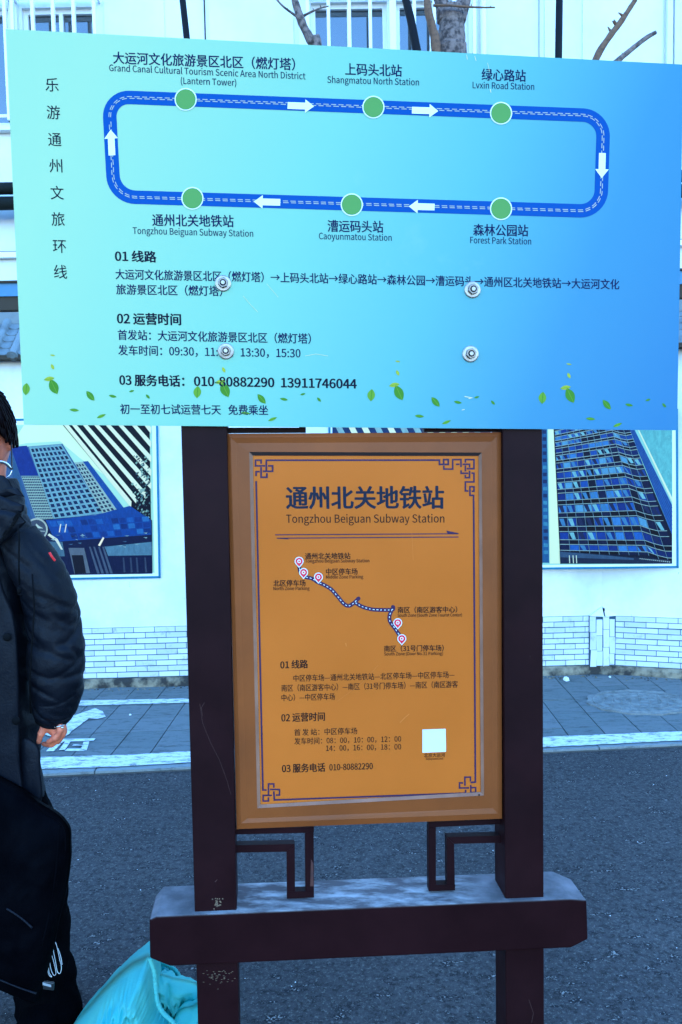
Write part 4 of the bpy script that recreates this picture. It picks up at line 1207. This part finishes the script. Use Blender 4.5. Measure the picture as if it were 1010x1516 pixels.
for a in (('大运河文化旅游景区北区（燃灯塔）', 168, 92.5, 437, 102.5, 18, .018), ('Grand Canal Cultural Tourism Scenic Area North District', 162, 105, 452.5, 117.5, 12.2, .008), ('(Lantern Tower)', 268, 124, 350, 127, 12, .008),
          ('上码头北站', 511.5, 109.5, 595, 112, 18, .018), ('Shangmatou North Station', 485, 122.5, 620.5, 126.5, 12.2, .008), ('绿心路站', 713.5, 117.5, 778.5, 119.5, 17.8, .018), ('Lvxin Road Station', 700, 130.5, 791, 133, 12, .008),
          ('通州北关地铁站', 226, 333, 346, 334.8, 18, .018), ('Tongzhou Beiguan Subway Station', 197, 346, 375, 350.5, 12.2, .008), ('漕运码头站', 485.5, 341.5, 567.5, 343, 17.6, .018), ('Caoyunmatou Station', 472.5, 354, 580, 356.5, 12, .008),
          ('森林公园站', 701, 347.3, 782, 348.5, 17.4, .018), ('Forest Park Station', 696.5, 360, 786.5, 362, 12, .008),
          ('大运河文化旅游景区北区（燃灯塔）→上码头北站→绿心路站→森林公园→漕运码头→通州区北关地铁站→大运河文化', 171.5, 412, 917, 427.2, 15.2, .018), ('旅游景区北区（燃灯塔）', 172.5, 434.5, 329.5, 437, 15.2, .018),
          ('首发站：大运河文化旅游景区北区（燃灯塔）', 175, 501.8, 460.5, 507.6, 15.2, .018), ('发车时间：09:30，11:30，13:30，15:30', 175.5, 524.5, 445, 529, 15.2, .018), ('初一至初七试运营七天   免费乘坐', 178.5, 611.5, 397, 613.3, 15, .018)):
    txt(*a[:6], BI, board, W2, a[6])
for a in (('01 线路', 171, 385.8, 231.5, 387, 16.8, .036), ('02 运营时间', 174, 478.3, 268, 480, 17.2, .036), ('03 服务电话：', 177.5, 569.3, 273, 571, 17, .036), ('010-80882290  13911746044', 288, 571, 528, 575, 17, .036)):
    txt(*a[:6], BD, board, W2, a[6])
# printed leaves
base_leaves = [(39, 576, 6.0, 9, 95, 0), (80, 572.5, 7.2, 12, 65, 1), (73, 561, 3.4, 8, 170, 2), (134, 586, 4.6, 9.2, 50, 1), (167, 586.5, 2.2, 6, 12, 1), (110, 607, 2.4, 7, 5, 1), (150, 616, 2.4, 7, -22, 0), (78, 543, 2.4, 4.5, 65, 2), (219, 587, 2.0, 4.2, 48, 1), (195, 579, 1.6, 4, -15, 1), (78, 526, 1.2, 4, 10, 2)]
lm = {0: 'leaf1', 1: 'leaf2', 2: 'leaf3'}
for off, dy in ((0, 0), (253.5, 4.5), (511, 9), (764.5, 13)):
    for (x, y, wd, ln, an, c_) in base_leaves:
        if off in (511, 764.5) and ln < 5 and c_ == 2 and y < 530: pass
        an_ = radians(an); ca, sa = cos(an_), sin(an_); n_ = 8
        up_ = [(-ln + 2 * ln * k / n_, wd * sin(pi * k / n_) ** .8) for k in range(n_ + 1)]
        pts = up_ + [(a_, -b_ * .9) for a_, b_ in up_[-2:0:-1]]
        P_ = [(x + off + a_ * ca - b_ * sa, y + dy + a_ * sa + b_ * ca) for a_, b_ in pts]
        mb = MB(); mb.poly([S(a_, b_, W2 - .0001) for a_, b_ in P_], 0)
        if ln > 6:
            stroke(mb, [(x + off - ln * ca * .9, y + dy - ln * sa * .9), (x + off + ln * ca, y + dy + ln * sa)], .8, W2 + .0002, 1)
        mb.build('printed_leaf', [M[lm[c_]], M['leaf1' if c_ != 0 else 'leaf2']], board)
mb = MB()
for L, wd in (([(691, 81), (692, 88)], .8), ([(703, 83), (705, 90)], .7), ([(722, 93), (725, 106)], .5), ([(726, 132), (727, 137)], 1), ([(688, 587), (699, 589), (694, 590)], 1.2), ([(684, 607), (688, 606)], .8), ([(360, 438), (372, 452), (382, 462)], .4), ([(452, 527), (468, 524), (486, 527)], .5), ([(395, 420), (412, 440)], .35)): stroke(mb, L, wd, W2 + .0003)
mb.build('scratch', flat(200, 246, 255), board, kind='stuff')
# four bolts with washers
for x, y in ((330.5, 419.5), (699.5, 429), (334.5, 520), (696.5, 524)):
    c_ = S(x, y, BW); r_ = (S(x + 12, y, BW) - c_).length
    def ringp(r, w, n=28, ph=0): return [c_ + SU * (r * cos(2 * pi * k / n + ph)) + Vector((0, 0, 1)) * (r * sin(2 * pi * k / n + ph)) + SN * w for k in range(n)]
    prof = [(1.0, .0002), (1.0, .0022), (.9, .0032), (.62, .0036)]
    V = []; F = []; n_ = 28
    for r, w_ in prof: V += ringp(r * r_, w_)
    for i in range(3):
        for k in range(n_): F.append((i * n_ + k, i * n_ + (k + 1) % n_, (i + 1) * n_ + (k + 1) % n_, (i + 1) * n_ + k))
    F.append(tuple(range(3 * n_, 4 * n_)))
    bo = mk('bolt', V, F, M['steel'], board)
    hx = MB().extr(ringp(r_ * .66, .0105, 6, .3), -SN * .0068).build('nut', M['steel_dark'], bo); bevel(hx, .0012, 2)
    MB().extr(ringp(r_ * .40, .0112, 16), -SN * .003).build('stud', M['thread'], bo)
    s2 = MB().extr(ringp(r_ * .24, .0125, 16), -SN * .002).build('stud_tip', M['steel'], bo)

# ------------------------------------------------------------------ PERSON
YP = 2.12
def pw(x, y, Y=YP): return PY(x, y, Y)
pcx = pw(-28, 900).x
person = thing('person', 'person in a navy hooded parka, glasses and black trousers at the left edge', 'person', (pcx, YP, g0))
body = MB()
hc = pw(-27, 640)
rot = Matrix.Rotation(radians(12), 3, 'X')
body.ball(hc, .069, .088, .118, 32, 22, rot=rot)
body.ball(hc + Vector((0, -.03, -.065)), .050, .055, .055, 24, 16)          # jaw
body.ball(hc + Vector((0, -.055, -.105)), .026, .022, .02)                    # chin
body.ball(hc + Vector((0, -.098, -.035)), .012, .017, .024)                   # nose
body.ball(hc + Vector((0, -.112, -.05)), .015, .011, .009)
body.ball(hc + Vector((0, -.095, -.077)), .022, .008, .006); body.ball(hc + Vector((0, -.093, -.086)), .018, .008, .006)
for s in (-1, 1):
    body.ball(hc + Vector((s * .030, -.083, .0)), .024, .010, .008)            # brow
    body.ball(hc + Vector((s * .068, .01, -.02)), .008, .018, .030)            # ear
    body.ball(hc + Vector((s * .040, -.062, -.045)), .022, .022, .02)          # cheek
def caps(p, r, n=16): body.tube(p, r, n); body.ball(p[0], r[0]); body.ball(p[-1], r[-1])
zt_ = pw(-28, 745).z
caps([hc + Vector((0, .02, -.06)), Vector((pcx, YP + .02, zt_ - .03))], [.052, .058])
loft(body, [(pcx, YP, g0 + .86, .11, .09), (pcx, YP, g0 + .98, .11, .09), (pcx, YP, g0 + 1.1, .11, .09), (pcx, YP, g0 + 1.2, .11, .09), (pcx, YP, zt_ - .12, .10, .08), (pcx, YP, zt_ - .03, .08, .07)], 32, 24, horiz=True)
AY = 2.04
arm = [(38, 838), (54, 850), (70, 875), (81, 930), (83, 990), (81, 1040), (80, 1064)]
ar = [pw(x, y, AY) for x, y in arm]
caps(ar, [.034, .036, .034, .032, .028, .025, .023])
def mir(v): return Vector((2 * pcx - v.x, v.y, v.z))
caps([mir(v) for v in ar], [.034, .036, .034, .032, .028, .025, .023])
for s in (1, -1):
    f = (lambda v: v) if s == 1 else mir
    # hand: palm, thumb on the near side, four curled fingers
    p = lambda x, y, Y: f(pw(x, y, Y))
    body.ball(p(81, 1070, AY), .020, .034, .034, 20, 14)
    body.ball(p(88, 1074, AY + .012), .015, .030, .026, 20, 14)
    def fin(P, r):
        C_ = [tuple(v) for v in P]; pts = [Vector(cr(C_, (len(P) - 1) * i / 11)) for i in range(12)]
        body.tube(pts, [r * (1 - .25 * i / 11) for i in range(12)], 12); body.ball(pts[-1], r * .76); body.ball(pts[0], r)
        for j in (4, 8): body.ball(pts[j], r * 1.04)
    fin([p(73, 1058, AY - .022), p(67, 1068, AY - .028), p(62, 1083, AY - .03), p(57.5, 1098, AY - .028)], .0098)
    fin([p(86, 1066, AY - .028), p(89.5, 1079, AY - .034), p(84, 1091, AY - .034), p(72, 1098, AY - .03)], .0094)
    fin([p(90, 1066, AY - .008), p(94, 1080, AY - .012), p(88, 1094, AY - .014), p(75, 1102, AY - .012), p(65, 1101, AY - .01)], .0096)
    fin([p(91, 1068, AY + .012), p(95, 1082, AY + .010), p(88, 1095, AY + .008), p(74, 1102, AY + .008)], .0092)
    fin([p(89, 1070, AY + .030), p(93, 1081, AY + .029), p(87, 1091, AY + .028), p(78, 1096, AY + .027)], .0078)
hx_ = .055
for s in (-1, 1):
    fx = (lambda x: x) if s == 1 else (lambda x: -56 - x)
    lg = [pw(fx(22), 1150), pw(fx(58), 1375), pw(fx(72), 1535)]
    caps([Vector((v.x, YP, v.z)) for v in lg], [.062, .046, .034])
    body.ball((lg[2].x, YP - .06, g0 + .05), .035, .10, .03)
bo_ = body.build('body', M['skin'], person)
rm = bo_.modifiers.new('remesh', 'REMESH'); rm.mode = 'VOXEL'; rm.voxel_size = .0038; rm.use_smooth_shade = True
sm = bo_.modifiers.new('smooth', 'SMOOTH'); sm.factor = .5; sm.iterations = 4
# ring on the index finger
c_ = pw(88.5, 1075, AY - .032); d_ = (pw(89.5, 1082, AY - .034) - pw(86, 1066, AY - .028)).normalized()
a_ = d_.orthogonal().normalized(); b_ = d_.cross(a_)
mb = MB().tube([c_ + (a_ * cos(2 * pi * k / 24) + b_ * sin(2 * pi * k / 24)) * .0112 for k in range(25)], .0018, 8)
mb.ball(pw(92.5, 1077, AY - .045), .004, .003, .003, 10, 8)
o = mb.build('finger_ring', M['silver'], None, smooth=True); tag(o, 'silver ring with a small stone on the hanging hand', 'ring')
# hair
def hdisp(p): return .0025 * noise.noise(Vector((p.x * 30, p.y * 30, p.z * 10)))
mb = MB(); V = []; F = []; nu, nv = 72, 30
for j in range(nv + 1):
    for i in range(nu):
        b2 = 2 * pi * i / nu
        front = max(0, -sin(b2))                      # 1 at the face
        lim = radians(104) - radians(48) * front ** 1.5
        a2 = .02 + lim * j / nv
        v = rot @ Vector((.080 * sin(a2) * cos(b2), .100 * sin(a2) * sin(b2), .130 * cos(a2)))
        v = hc + v; v = v + (v - hc).normalized() * hdisp(v)
        V.append(v)
for j in range(nv):
    for i in range(nu): F.append((j * nu + i, (j + 1) * nu + i, (j + 1) * nu + (i + 1) % nu, j * nu + (i + 1) % nu))
F.append(tuple(range(nu)))
mb.add(V, F)
for k in range(500):
    i = random.randrange(nu); j = random.randrange(2, nv - 1); v = V[j * nu + i]; v2 = V[min(nv, j + 5) * nu + i]
    out_ = (v - hc).normalized()
    L_ = random.uniform(.02, .045); dv = (v2 - v).normalized()
    mb.tube([v - out_ * .001, v + dv * L_ * .5 + out_ * .002, v + dv * L_ + out_ * random.uniform(-.001, .003)], [.0007, .0006, .0002], 4, cap=False)
for k in range(40):
    v = V[(random.randrange(0, 4)) * nu + random.randrange(nu)]
    dv = Vector((random.uniform(-.4, 1), random.uniform(-.5, .5), random.uniform(.3, 1))).normalized(); mb.tube([v, v + dv * .012, v + dv * .024 + Vector((.004, 0, 0))], [.0013, .001, .0003], 4, cap=False)
o = mb.build('hair', M['hair'], person, smooth=True)
md = o.modifiers.new('solid', 'SOLIDIFY'); md.thickness = .004; md.offset = -1
# glasses
gy = YP - .125
gl_ = thing('glasses', 'thin rimmed glasses slid low on the face of the person', 'glasses', pw(-26, 695, gy))
for cx_ in (-1, -52):
    R_ = [pw(cx_ + 18.5 * cos(t_ * 2 * pi / 30) * (1 - .06 * sin(t_ * 2 * pi / 30)), 696 - 13.5 * sin(t_ * 2 * pi / 30), gy) for t_ in range(31)]
    rm_ = MB().tube(R_, .0016, 8).build('rim', M['silver'], gl_, smooth=True)
    MB().poly([p for p in R_[:-1]]).build('lens', M['clear'], rm_)
    MB().tube([pw(cx_ - 17, 689, gy - .001), pw(cx_ - 5, 683.5, gy - .002), pw(cx_ + 8, 686, gy - .002), pw(cx_ + 19, 695, gy - .001)] if cx_ > -10 else [pw(cx_ + 17, 689, gy - .001), pw(cx_ + 5, 683.5, gy - .002), pw(cx_ - 8, 686, gy - .002), pw(cx_ - 19, 695, gy - .001)], .0024, 8).build('brow_bar', M['plastic'], gl_, smooth=True)
for s, x in ((1, 19), (-1, -72)):
    MB().tube([pw(x, 694, gy), pw(x - s * 1, 692, gy + .05) , hc + Vector((s * .076, .0, -.02)), hc + Vector((s * .074, .03, -.035))], .0018, 6).build('temple', M['plastic'], gl_, smooth=True)
MB().tube([pw(-19, 692, gy), pw(-26, 689, gy - .003), pw(-34, 692, gy)], .0014, 6).build('bridge', M['silver'], gl_, smooth=True)

# parka
def fold(seed, amp=.006, dirx=1.0):
    def f(t, q, p):
        v = Vector((p.x * 9 + seed, p.y * 9, p.z * 16 + p.x * 10 * dirx))
        a = noise.noise(v); r = 1 - abs(noise.noise(v * 1.6 + Vector((3, 1, 7)))) * 2
        return amp * a * 1.6 + amp * .8 * (r - .5) + .0015 * noise.noise(p * 70)
    return f
parka = MB()
def tor(y, cx_, hw, dp): c = pw(cx_, y, YP); return (c.x, YP, c.z, hw / (FP / YP), dp)
loft(parka, [tor(1196, -28, 92, .155), tor(1130, -28, 89, .155), tor(1060, -28, 86, .16), tor(980, -28, 86, .16), tor(900, -28, 87, .16), tor(850, -28, 88, .15), tor(815, -28, 84, .13), tor(790, -26, 70, .115), tor(765, -24, 56, .105), tor(745, -24, 50, .10)], 128, 120, fold(2.0, .007), yaw=0, horiz=True, cap=False)
pk = parka.build('parka', M['parka'], person, smooth=True)
def slv(t, q, p):
    """soft diagonal creases, tighter at the elbow and above the cuff"""
    v = Vector((p.x * 5 + 9, p.y * 5, p.z * 13 + p.x * 9))
    a_ = noise.noise(v); r_ = max(0, .35 - abs(noise.noise(v * 1.4 + Vector((3, 1, 7))))) / .35
    el = max(0, 1 - abs(t - .5) / .22); cu = max(0, (t - .74) / .26)
    out = .007 * a_ - (.003 + .007 * el + .007 * cu) * r_ ** 2
    for c0_, w_, d, ph, sp in ((.36, .020, .010, -.4, 1.1), (.45, .026, .012, .2, 1.3), (.56, .018, .008, 0.6, 1.0), (.83, .02, .008, 0, 1.5), (.70, .016, .005, .8, 1.2)):
        dq = abs((q - ph + pi) % (2 * pi) - pi)
        out -= .75 * d * max(0, 1 - dq / (sp * 1.3)) * max(0, 1 - abs(t - c0_ - .05 * sin(q - ph)) / w_) ** 2
    return out + .0022 * noise.noise(Vector((p.x * 20, p.y * 20, p.z * 55 + p.x * 25))) + .0012 * noise.noise(p * 60)
for s in (1, -1):
    f = (lambda v: v) if s == 1 else mir
    pts = [(26, 792, .050), (46, 826, .060), (68, 868, .066), (80, 925, .068), (84, 985, .069), (84, 1030, .061), (79, 1052, .052), (74, 1068, .044)]
    C_ = []
    for x, y, r in pts:
        v = f(pw(x, y, AY)); C_.append((v.x, v.y, v.z, r, r * 1.12))
    mb = MB(); loft(mb, C_, 96, 130, slv, cap=False)
    o = mb.build('sleeve', M['parka'], pk, smooth=True)
    md = o.modifiers.new('solid', 'SOLIDIFY'); md.thickness = .006; md.offset = -1
    mb = MB(); v = f(pw(77, 1060, AY)); v1 = f(pw(74, 1070, AY))
    loft(mb, [(v.x, v.y, v.z, .040, .044), (v1.x, v1.y, v1.z, .036, .041)], 48, 6, lambda t, q, p: .002 * noise.noise(p * 60), cap=False)
    mb.build('cuff', M['parka_dark'], pk, smooth=True)
# collar / hood layers
def ringband(cx_, y0_, y1_, hw0, hw1, dp, amp, name, mat, th=.010, open_=0.0):
    mb = MB(); a_ = pw(cx_, y0_); b_ = pw(cx_, y1_)
    k = YP / FP
    loft(mb, [(a_.x, YP, a_.z, hw0 * k, dp * .9), ((a_.x + b_.x) / 2, YP, (a_.z + b_.z) / 2, (hw0 + hw1) / 2 * k + .006, dp), (b_.x, YP, b_.z, hw1 * k, dp * .95)], 96, 24, fold(7, amp), horiz=True, cap=False)
    o = mb.build(name, mat, pk, smooth=True); md = o.modifiers.new('solid', 'SOLIDIFY'); md.thickness = th; md.offset = 1
    return o
ringband(-26, 752, 712, 50, 40, .105, .006, 'collar', M['parka'])
ringband(-26, 772, 744, 52, 46, .112, .006, 'hood_roll', M['parka'], .010)
def pillow(poly, Y, dp, name, mat, parent, amp=.004, nr=14, seed=0, sub=6, tiltx=0.0, origin=None, crease=0.0, pleat=None, sharp=False):
    """soft padded shape with the given outline (photo pixels at distance Y) and real depth"""
    P = []
    n_ = len(poly)
    for i in range(n_ * sub):
        if sharp:
            a_, b_, f_ = poly[(i // sub) % n_], poly[(i // sub + 1) % n_], (i % sub) / sub
            P.append((a_[0] + (b_[0] - a_[0]) * f_, a_[1] + (b_[1] - a_[1]) * f_)); continue
        P.append(cr([poly[(k) % n_] for k in range(-1, n_ + 2)], 1 + i / sub))
    c_ = (sum(p[0] for p in P) / len(P), sum(p[1] for p in P) / len(P)); V = []; F = []; m_ = len(P)
    for side in (-1, 1):
        for j in range(nr):
            s = j / (nr - 1) * .97
            h = dp / 2 * (1 - (1 - s) ** 2.6) ** .5
            for pi_, p in enumerate(P):
                x = p[0] + (c_[0] - p[0]) * s; y = p[1] + (c_[1] - p[1]) * s
                v = PY(x, y, Y); v.y += side * h + tiltx * (p[0] - c_[0]) * .001
                e = noise.noise(Vector((x * .045 + seed, y * .03, side))) + .6 * (1 - 2.5 * abs(noise.noise(Vector((x * .03 + y * .03, y * .02 - x * .03 + seed, 5 + side)))))
                e += crease * (1 - 3 * abs(noise.noise(Vector((x * .10 + seed, y * .05 - x * .04, 9 + side))))) + crease * .5 * noise.noise(Vector((x * .22, y * .12, seed)))
                v.y += amp * e * min(1, s * 4) * side
                if pleat and pleat[0] <= pi_ / sub <= pleat[1]:
                    fd = min(1, (pi_ / sub - pleat[0]) * 1.5, (pleat[1] - pi_ / sub) * 1.5); v.y += side * .004 * fd * max(0, 1 - s / .45) * sin(pi_ * 1.15 + 2.5 * noise.noise(Vector((pi_ * .2, s * 2, 0))))
                V.append(v)
    for si in range(2):
        b0 = si * nr * m_
        for j in range(nr - 1):
            for i in range(m_):
                q_ = (b0 + j * m_ + i, b0 + j * m_ + (i + 1) % m_, b0 + (j + 1) * m_ + (i + 1) % m_, b0 + (j + 1) * m_ + i)
                F.append(q_ if si == 0 else q_[::-1])
        ce = tuple(b0 + (nr - 1) * m_ + i for i in range(m_)); F.append(ce if si == 0 else ce[::-1])
    for i in range(m_): F.append((i, nr * m_ + i, nr * m_ + (i + 1) % m_, (i + 1) % m_))
    return mk(name, V, F, mat, parent, smooth=True, origin=origin)
FY = YP - .17
pillow([(-40, 706), (-10, 702), (6, 704), (14, 712), (20, 722), (27, 723), (37, 736), (24, 733), (10, 736), (-8, 738), (-40, 745)], FY + .03, .022, 'collar_flap', M['parka'], pk, .003, sharp=True)
pillow([(-40, 730), (-5, 731), (12, 738), (20, 742), (36, 748), (35, 757), (29, 761), (8, 757), (-10, 762), (-40, 775)], FY + .015, .020, 'collar_flap', M['parka'], pk, .004, seed=6, sharp=True)
pillow([(-40, 755), (-10, 752), (14, 756), (28, 760), (32, 765), (39, 773), (27, 785), (10, 800), (-8, 816), (-40, 838)], FY + .005, .024, 'storm_flap', M['parka'], pk, .005, seed=3, sharp=True)
mb = MB()
for k in range(22):
    t_ = k / 21; x, y = 29 - 34 * t_, 762 + 48 * t_; c_ = PY(x, y, FY - .010)
    mb.box(c_.x - .0035, c_.x + .0035, c_.y - .002, c_.y + .002, c_.z - .0014, c_.z + .0014)
mb.tube([PY(28, 759, FY - .003), PY(-6, 809, FY + .002)], .0045, 8)
mb.build('zip', M['parka_dark'], pk)
mb = MB().tube([PY(27, 776, FY - .02), PY(28.5, 800, FY - .02), PY(28, 835, FY - .02), PY(29, 866, FY - .02)], .0022, 8)
mb.ball(PY(28.5, 874, FY - .02), .005, .005, .010, 12, 8); mb.tube([PY(27, 880, FY - .02), PY(33, 881, FY - .02)], .0022, 6)
mb.build('drawstring', M['parka_dark'], pk, smooth=True)
# placket, snaps, seams
pillow([(-8, 822), (4, 868), (20, 910), (27, 975), (29, 1060), (30, 1130), (32, 1188), (-6, 1190), (-10, 1060), (-12, 950), (-22, 880)], YP - .168, .022, 'placket', M['parka'], pk, .002, seed=9)
for x, y in ((10.5, 943), (24, 1067)):
    c_ = PY(x, y, YP - .181); mb = MB().ball(c_, .0105, .004, .0105, 20, 10); mb.build('snap_button', M['parka_dark'], pk, smooth=True)
pillow([(30, 1098), (56, 1104), (60, 1140), (61, 1188), (34, 1190)], YP - .142, .02, 'pocket_flap', M['parka'], pk, .002, seed=12)
mb = MB(); mb.tube([PY(73.5, 818, AY - .072), PY(77, 824, AY - .074), PY(81.5, 830, AY - .070)], .003, 6); mb.build('red_tab', M['red'], pk)
# seam lines of the sleeve edge
mb = MB(); mb.tube([PY(48, 850, AY - .085), PY(51, 900, AY - .09), PY(47, 960, AY - .085), PY(44, 1010, AY - .08), PY(46, 1056, AY - .07)], .0022, 6); mb.build('seam', M['parka_dark'], pk, smooth=True)
# trousers and shoes
mb = MB(); k = YP / FP
for s in (1, -1):
    f = (lambda x: x) if s == 1 else (lambda x: -56 - x)
    C_ = []
    for x, y, r in ((10, 1160, 46), (26, 1210, 50), (50, 1300, 46), (60, 1390, 43), (64, 1445, 44), (76, 1500, 49), (72, 1552, 46)):
        v = pw(f(x), y); C_.append((v.x, YP + .0, v.z, r * k, r * k * 1.15))
    loft(mb, C_, 64, 70, fold(20 + s, .008), horiz=True, cap=False)
tro = mb.build('trousers', M['trouser'], person, smooth=True)
mb = MB()
def fl_(pts, Y, r=.0009):
    P_ = [PY(x, y, Y) for x, y in smooth(pts, 5)]; mb.tube(P_, r, 5)
YT = YP - .122
for pts in ([(80, 1391), (84, 1400), (88, 1418), (91, 1432), (89, 1441), (85, 1438), (82, 1422), (79, 1405), (80, 1391)], [(78, 1402), (76, 1410), (80, 1425), (83, 1440), (80, 1444), (76, 1436), (74, 1424), (76, 1412), (78, 1404)], [(72, 1428), (73, 1440), (77, 1446), (73, 1444), (71, 1436), (72, 1428)], [(86, 1404), (90, 1416), (92, 1428)]): fl_(pts, YT, .0007)
mb.build('reflective_print', M['print_white'], tro, kind='stuff')
for s in (1, -1):
    mb = MB(); sx_ = pw(76 if s == 1 else -134, 1540).x; C_ = []
    for y_, hw_, hh_ in ((.13, .03, .03), (.10, .042, .045), (0, .045, .055), (-.08, .05, .045), (-.14, .045, .035), (-.17, .02, .02)): C_.append((sx_, YP + y_, g0 + hh_ + .002, hw_, hh_))
    loft(mb, C_, 32, 30, horiz=False); mb.build('shoe', M['trouser'], person, smooth=True)
# black bag carried in front
bag = thing('shoulder_bag', 'large soft black bag held against the legs of the person', 'bag', PY(20, 1470, 1.96))
BGP = [(-85, 1118), (-40, 1130), (0, 1150), (32, 1168), (58, 1188), (86, 1206), (102, 1226), (104, 1250), (104, 1275), (98, 1320), (87, 1365), (78, 1410), (64, 1462), (56, 1482), (30, 1474), (0, 1461), (-45, 1448), (-85, 1440)]
pillow(BGP, 1.93, .15, 'bag_body', M['black_cloth'], bag, .004, nr=30, seed=31, sub=8)
mb = MB(); fl_([(52, 1190), (66, 1204), (86, 1216), (96, 1232), (97, 1262)], 1.868, .0022); fl_([(88, 1222), (84, 1280), (76, 1340), (62, 1400)], 1.862, .0022); mb.build('piping', M['black_cloth'], bag, smooth=True)
mb = MB(); fl_([(10, 1345), (30, 1358), (48, 1374)], 1.855, .0028); fl_([(-4, 1449), (28, 1462), (54, 1471)], 1.875, .0024); mb.build('zip', M['parka'], bag, smooth=True)
c_ = PY(71, 1459, 1.865)
mb = MB(); mb.obox(c_ + Vector((-.013, 0, -.010)), (.026, 0, -.004), (.002, 0, .02), (0, .006, 0)); o = mb.build('buckle', M['plastic'], bag); bevel(o, .002, 2)
MB().obox(c_ + Vector((-.012, -.001, .002)), (.02, 0, -.006), (.0, 0, .006), (0, .002, 0)).build('buckle_slot', M['grey_metal'], bag)

# ------------------------------------------------------------------ TURQUOISE DRAWSTRING BAG ON THE ROAD
tb = thing('drawstring_bag', 'crumpled turquoise cloth bag lying open beside the left post', 'bag', PY(190, 1570, 2.05))
TYb = 2.05
def bagpt(x, y, dy=0.0): return PY(x, y, TYb + dy)
OR = tb.location
pillow([(92, 1640), (98, 1545), (112, 1513), (132, 1490), (152, 1467), (172, 1447), (192, 1430), (208, 1422), (222, 1418), (229, 1440), (231, 1462), (234, 1485), (243, 1501), (256, 1513), (268, 1530), (290, 1640)], 2.0, .30, 'bag_body', M['turq'], tb, .030, nr=40, sub=12, seed=4, crease=.45, pleat=(8, 14))
def ruff(pts, Y, r, name, mat, fr=2.2, am=.35):
    P_ = [PY(x, y, Y) for x, y in smooth(pts, 12)]
    MB().tube(P_, [r * (1 + am * sin(i * fr) + .3 * noise.noise(Vector((i * .7, Y, 0)))) for i in range(len(P_))], 10).build(name, mat, tb, smooth=True)
ruff([(222, 1419), (229, 1440), (231, 1462), (234, 1485), (243, 1501), (256, 1513), (270, 1532)], 1.905, .0055, 'hem', M['turq'], 1.9, .10)
ruff([(224, 1421), (234, 1424), (246, 1428), (256, 1434), (262, 1441), (265, 1450)], 2.14, .006, 'hem', M['turq'], 2.2, .4)
pillow([(223, 1424), (240, 1427), (255, 1434), (264, 1446), (262, 1470), (240, 1475), (228, 1460)], 2.16, .03, 'back_panel', M['turq'], tb, .008, seed=21)
pillow([(226, 1449), (238, 1443), (252, 1447), (300, 1461), (318, 1500), (292, 1508), (262, 1497), (256, 1482), (246, 1476), (233, 1480)], 2.06, .07, 'inner_fold', M['turq'], tb, .012, seed=33, nr=24, crease=1.0)
pillow([(228, 1462), (300, 1470), (320, 1600), (240, 1600)], 2.13, .05, 'inner_shade', M['turq_in'], tb, .006, seed=2)  # darker cloth colour stands in for the shade inside the open bag
pillow([(258, 1518), (260, 1504), (268, 1495), (284, 1491), (318, 1486), (330, 1640), (262, 1640)], 1.97, .12, 'front_fold', M['turq'], tb, .016, seed=14, nr=24, crease=1.0)
MB().tube([PY(225, 1432, 1.93), PY(231, 1443, 1.90), PY(227, 1459, 1.885)], .0009, 5).build('loose_thread', M['turq'], tb)

# ------------------------------------------------------------------ SMALL LITTER AND GRIT
def crumple(x, y, r, lab, cat='litter'):
    bm = bmesh.new(); bmesh.ops.create_icosphere(bm, subdivisions=2, radius=r)
    for v in bm.verts: v.co *= 1 + .45 * noise.noise(v.co * (1.3 / r) + Vector((x, y, 0))); v.co.z *= .7
    me = D.meshes.new('crumpled_paper'); bm.to_mesh(me); bm.free()
    o = link('crumpled_paper', me, None, M['litter']); o.location = G(x, y, .0) + Vector((0, 0, r * .5)); tag(o, lab, cat)
crumple(838.5, 1008, .021, 'crumpled white paper scrap at the foot of the wall right of the sign')
crumple(903, 1003, .008, 'tiny white paper scrap below the tiled pier')
crumple(193, 1059, .007, 'small white scrap on the paving left of the sign')
mb = MB()
for k in range(230):
    x, y = random.uniform(-1.6, 2.6), random.uniform(1.2, 3.75)
    r = random.uniform(.0008, .0026) * (1.5 if random.random() < .06 else 1); c_ = Vector((x, y, g0 + r * .3))
    ph = random.random() * 6
    pts = [c_ + Vector((r * cos(ph + q_ * 1.256) * random.uniform(.6, 1.3), r * sin(ph + q_ * 1.256) * random.uniform(.6, 1.3), 0)) for q_ in range(5)]
    mb.add(pts + [c_ + Vector((0, 0, r * .8))], [(q_, (q_ + 1) % 5, 5) for q_ in range(5)])
mb.build('grit', M['litter'], None, kind='stuff')
mb = MB()
for k in range(260):
    x = random.uniform(-2.4, 2.6); ww = WC.y - abs(x - WC.x) * (.0325 if x < WC.x else .3)
    y = ww - random.uniform(.04, .1) - abs(random.gauss(0, .03)); r = random.uniform(.003, .011); c_ = Vector((x, y, 0))
    ph = random.random() * 6
    pts = [c_ + Vector((r * cos(ph + q_ * 1.256) * random.uniform(.6, 1.3), r * sin(ph + q_ * 1.256) * random.uniform(.6, 1.3), 0)) for q_ in range(5)]
    mb.add(pts + [c_ + Vector((0, 0, r * .8))], [(q_, (q_ + 1) % 5, 5) for q_ in range(5)])
mb.build('rubble', M['footing'], None, kind='stuff')
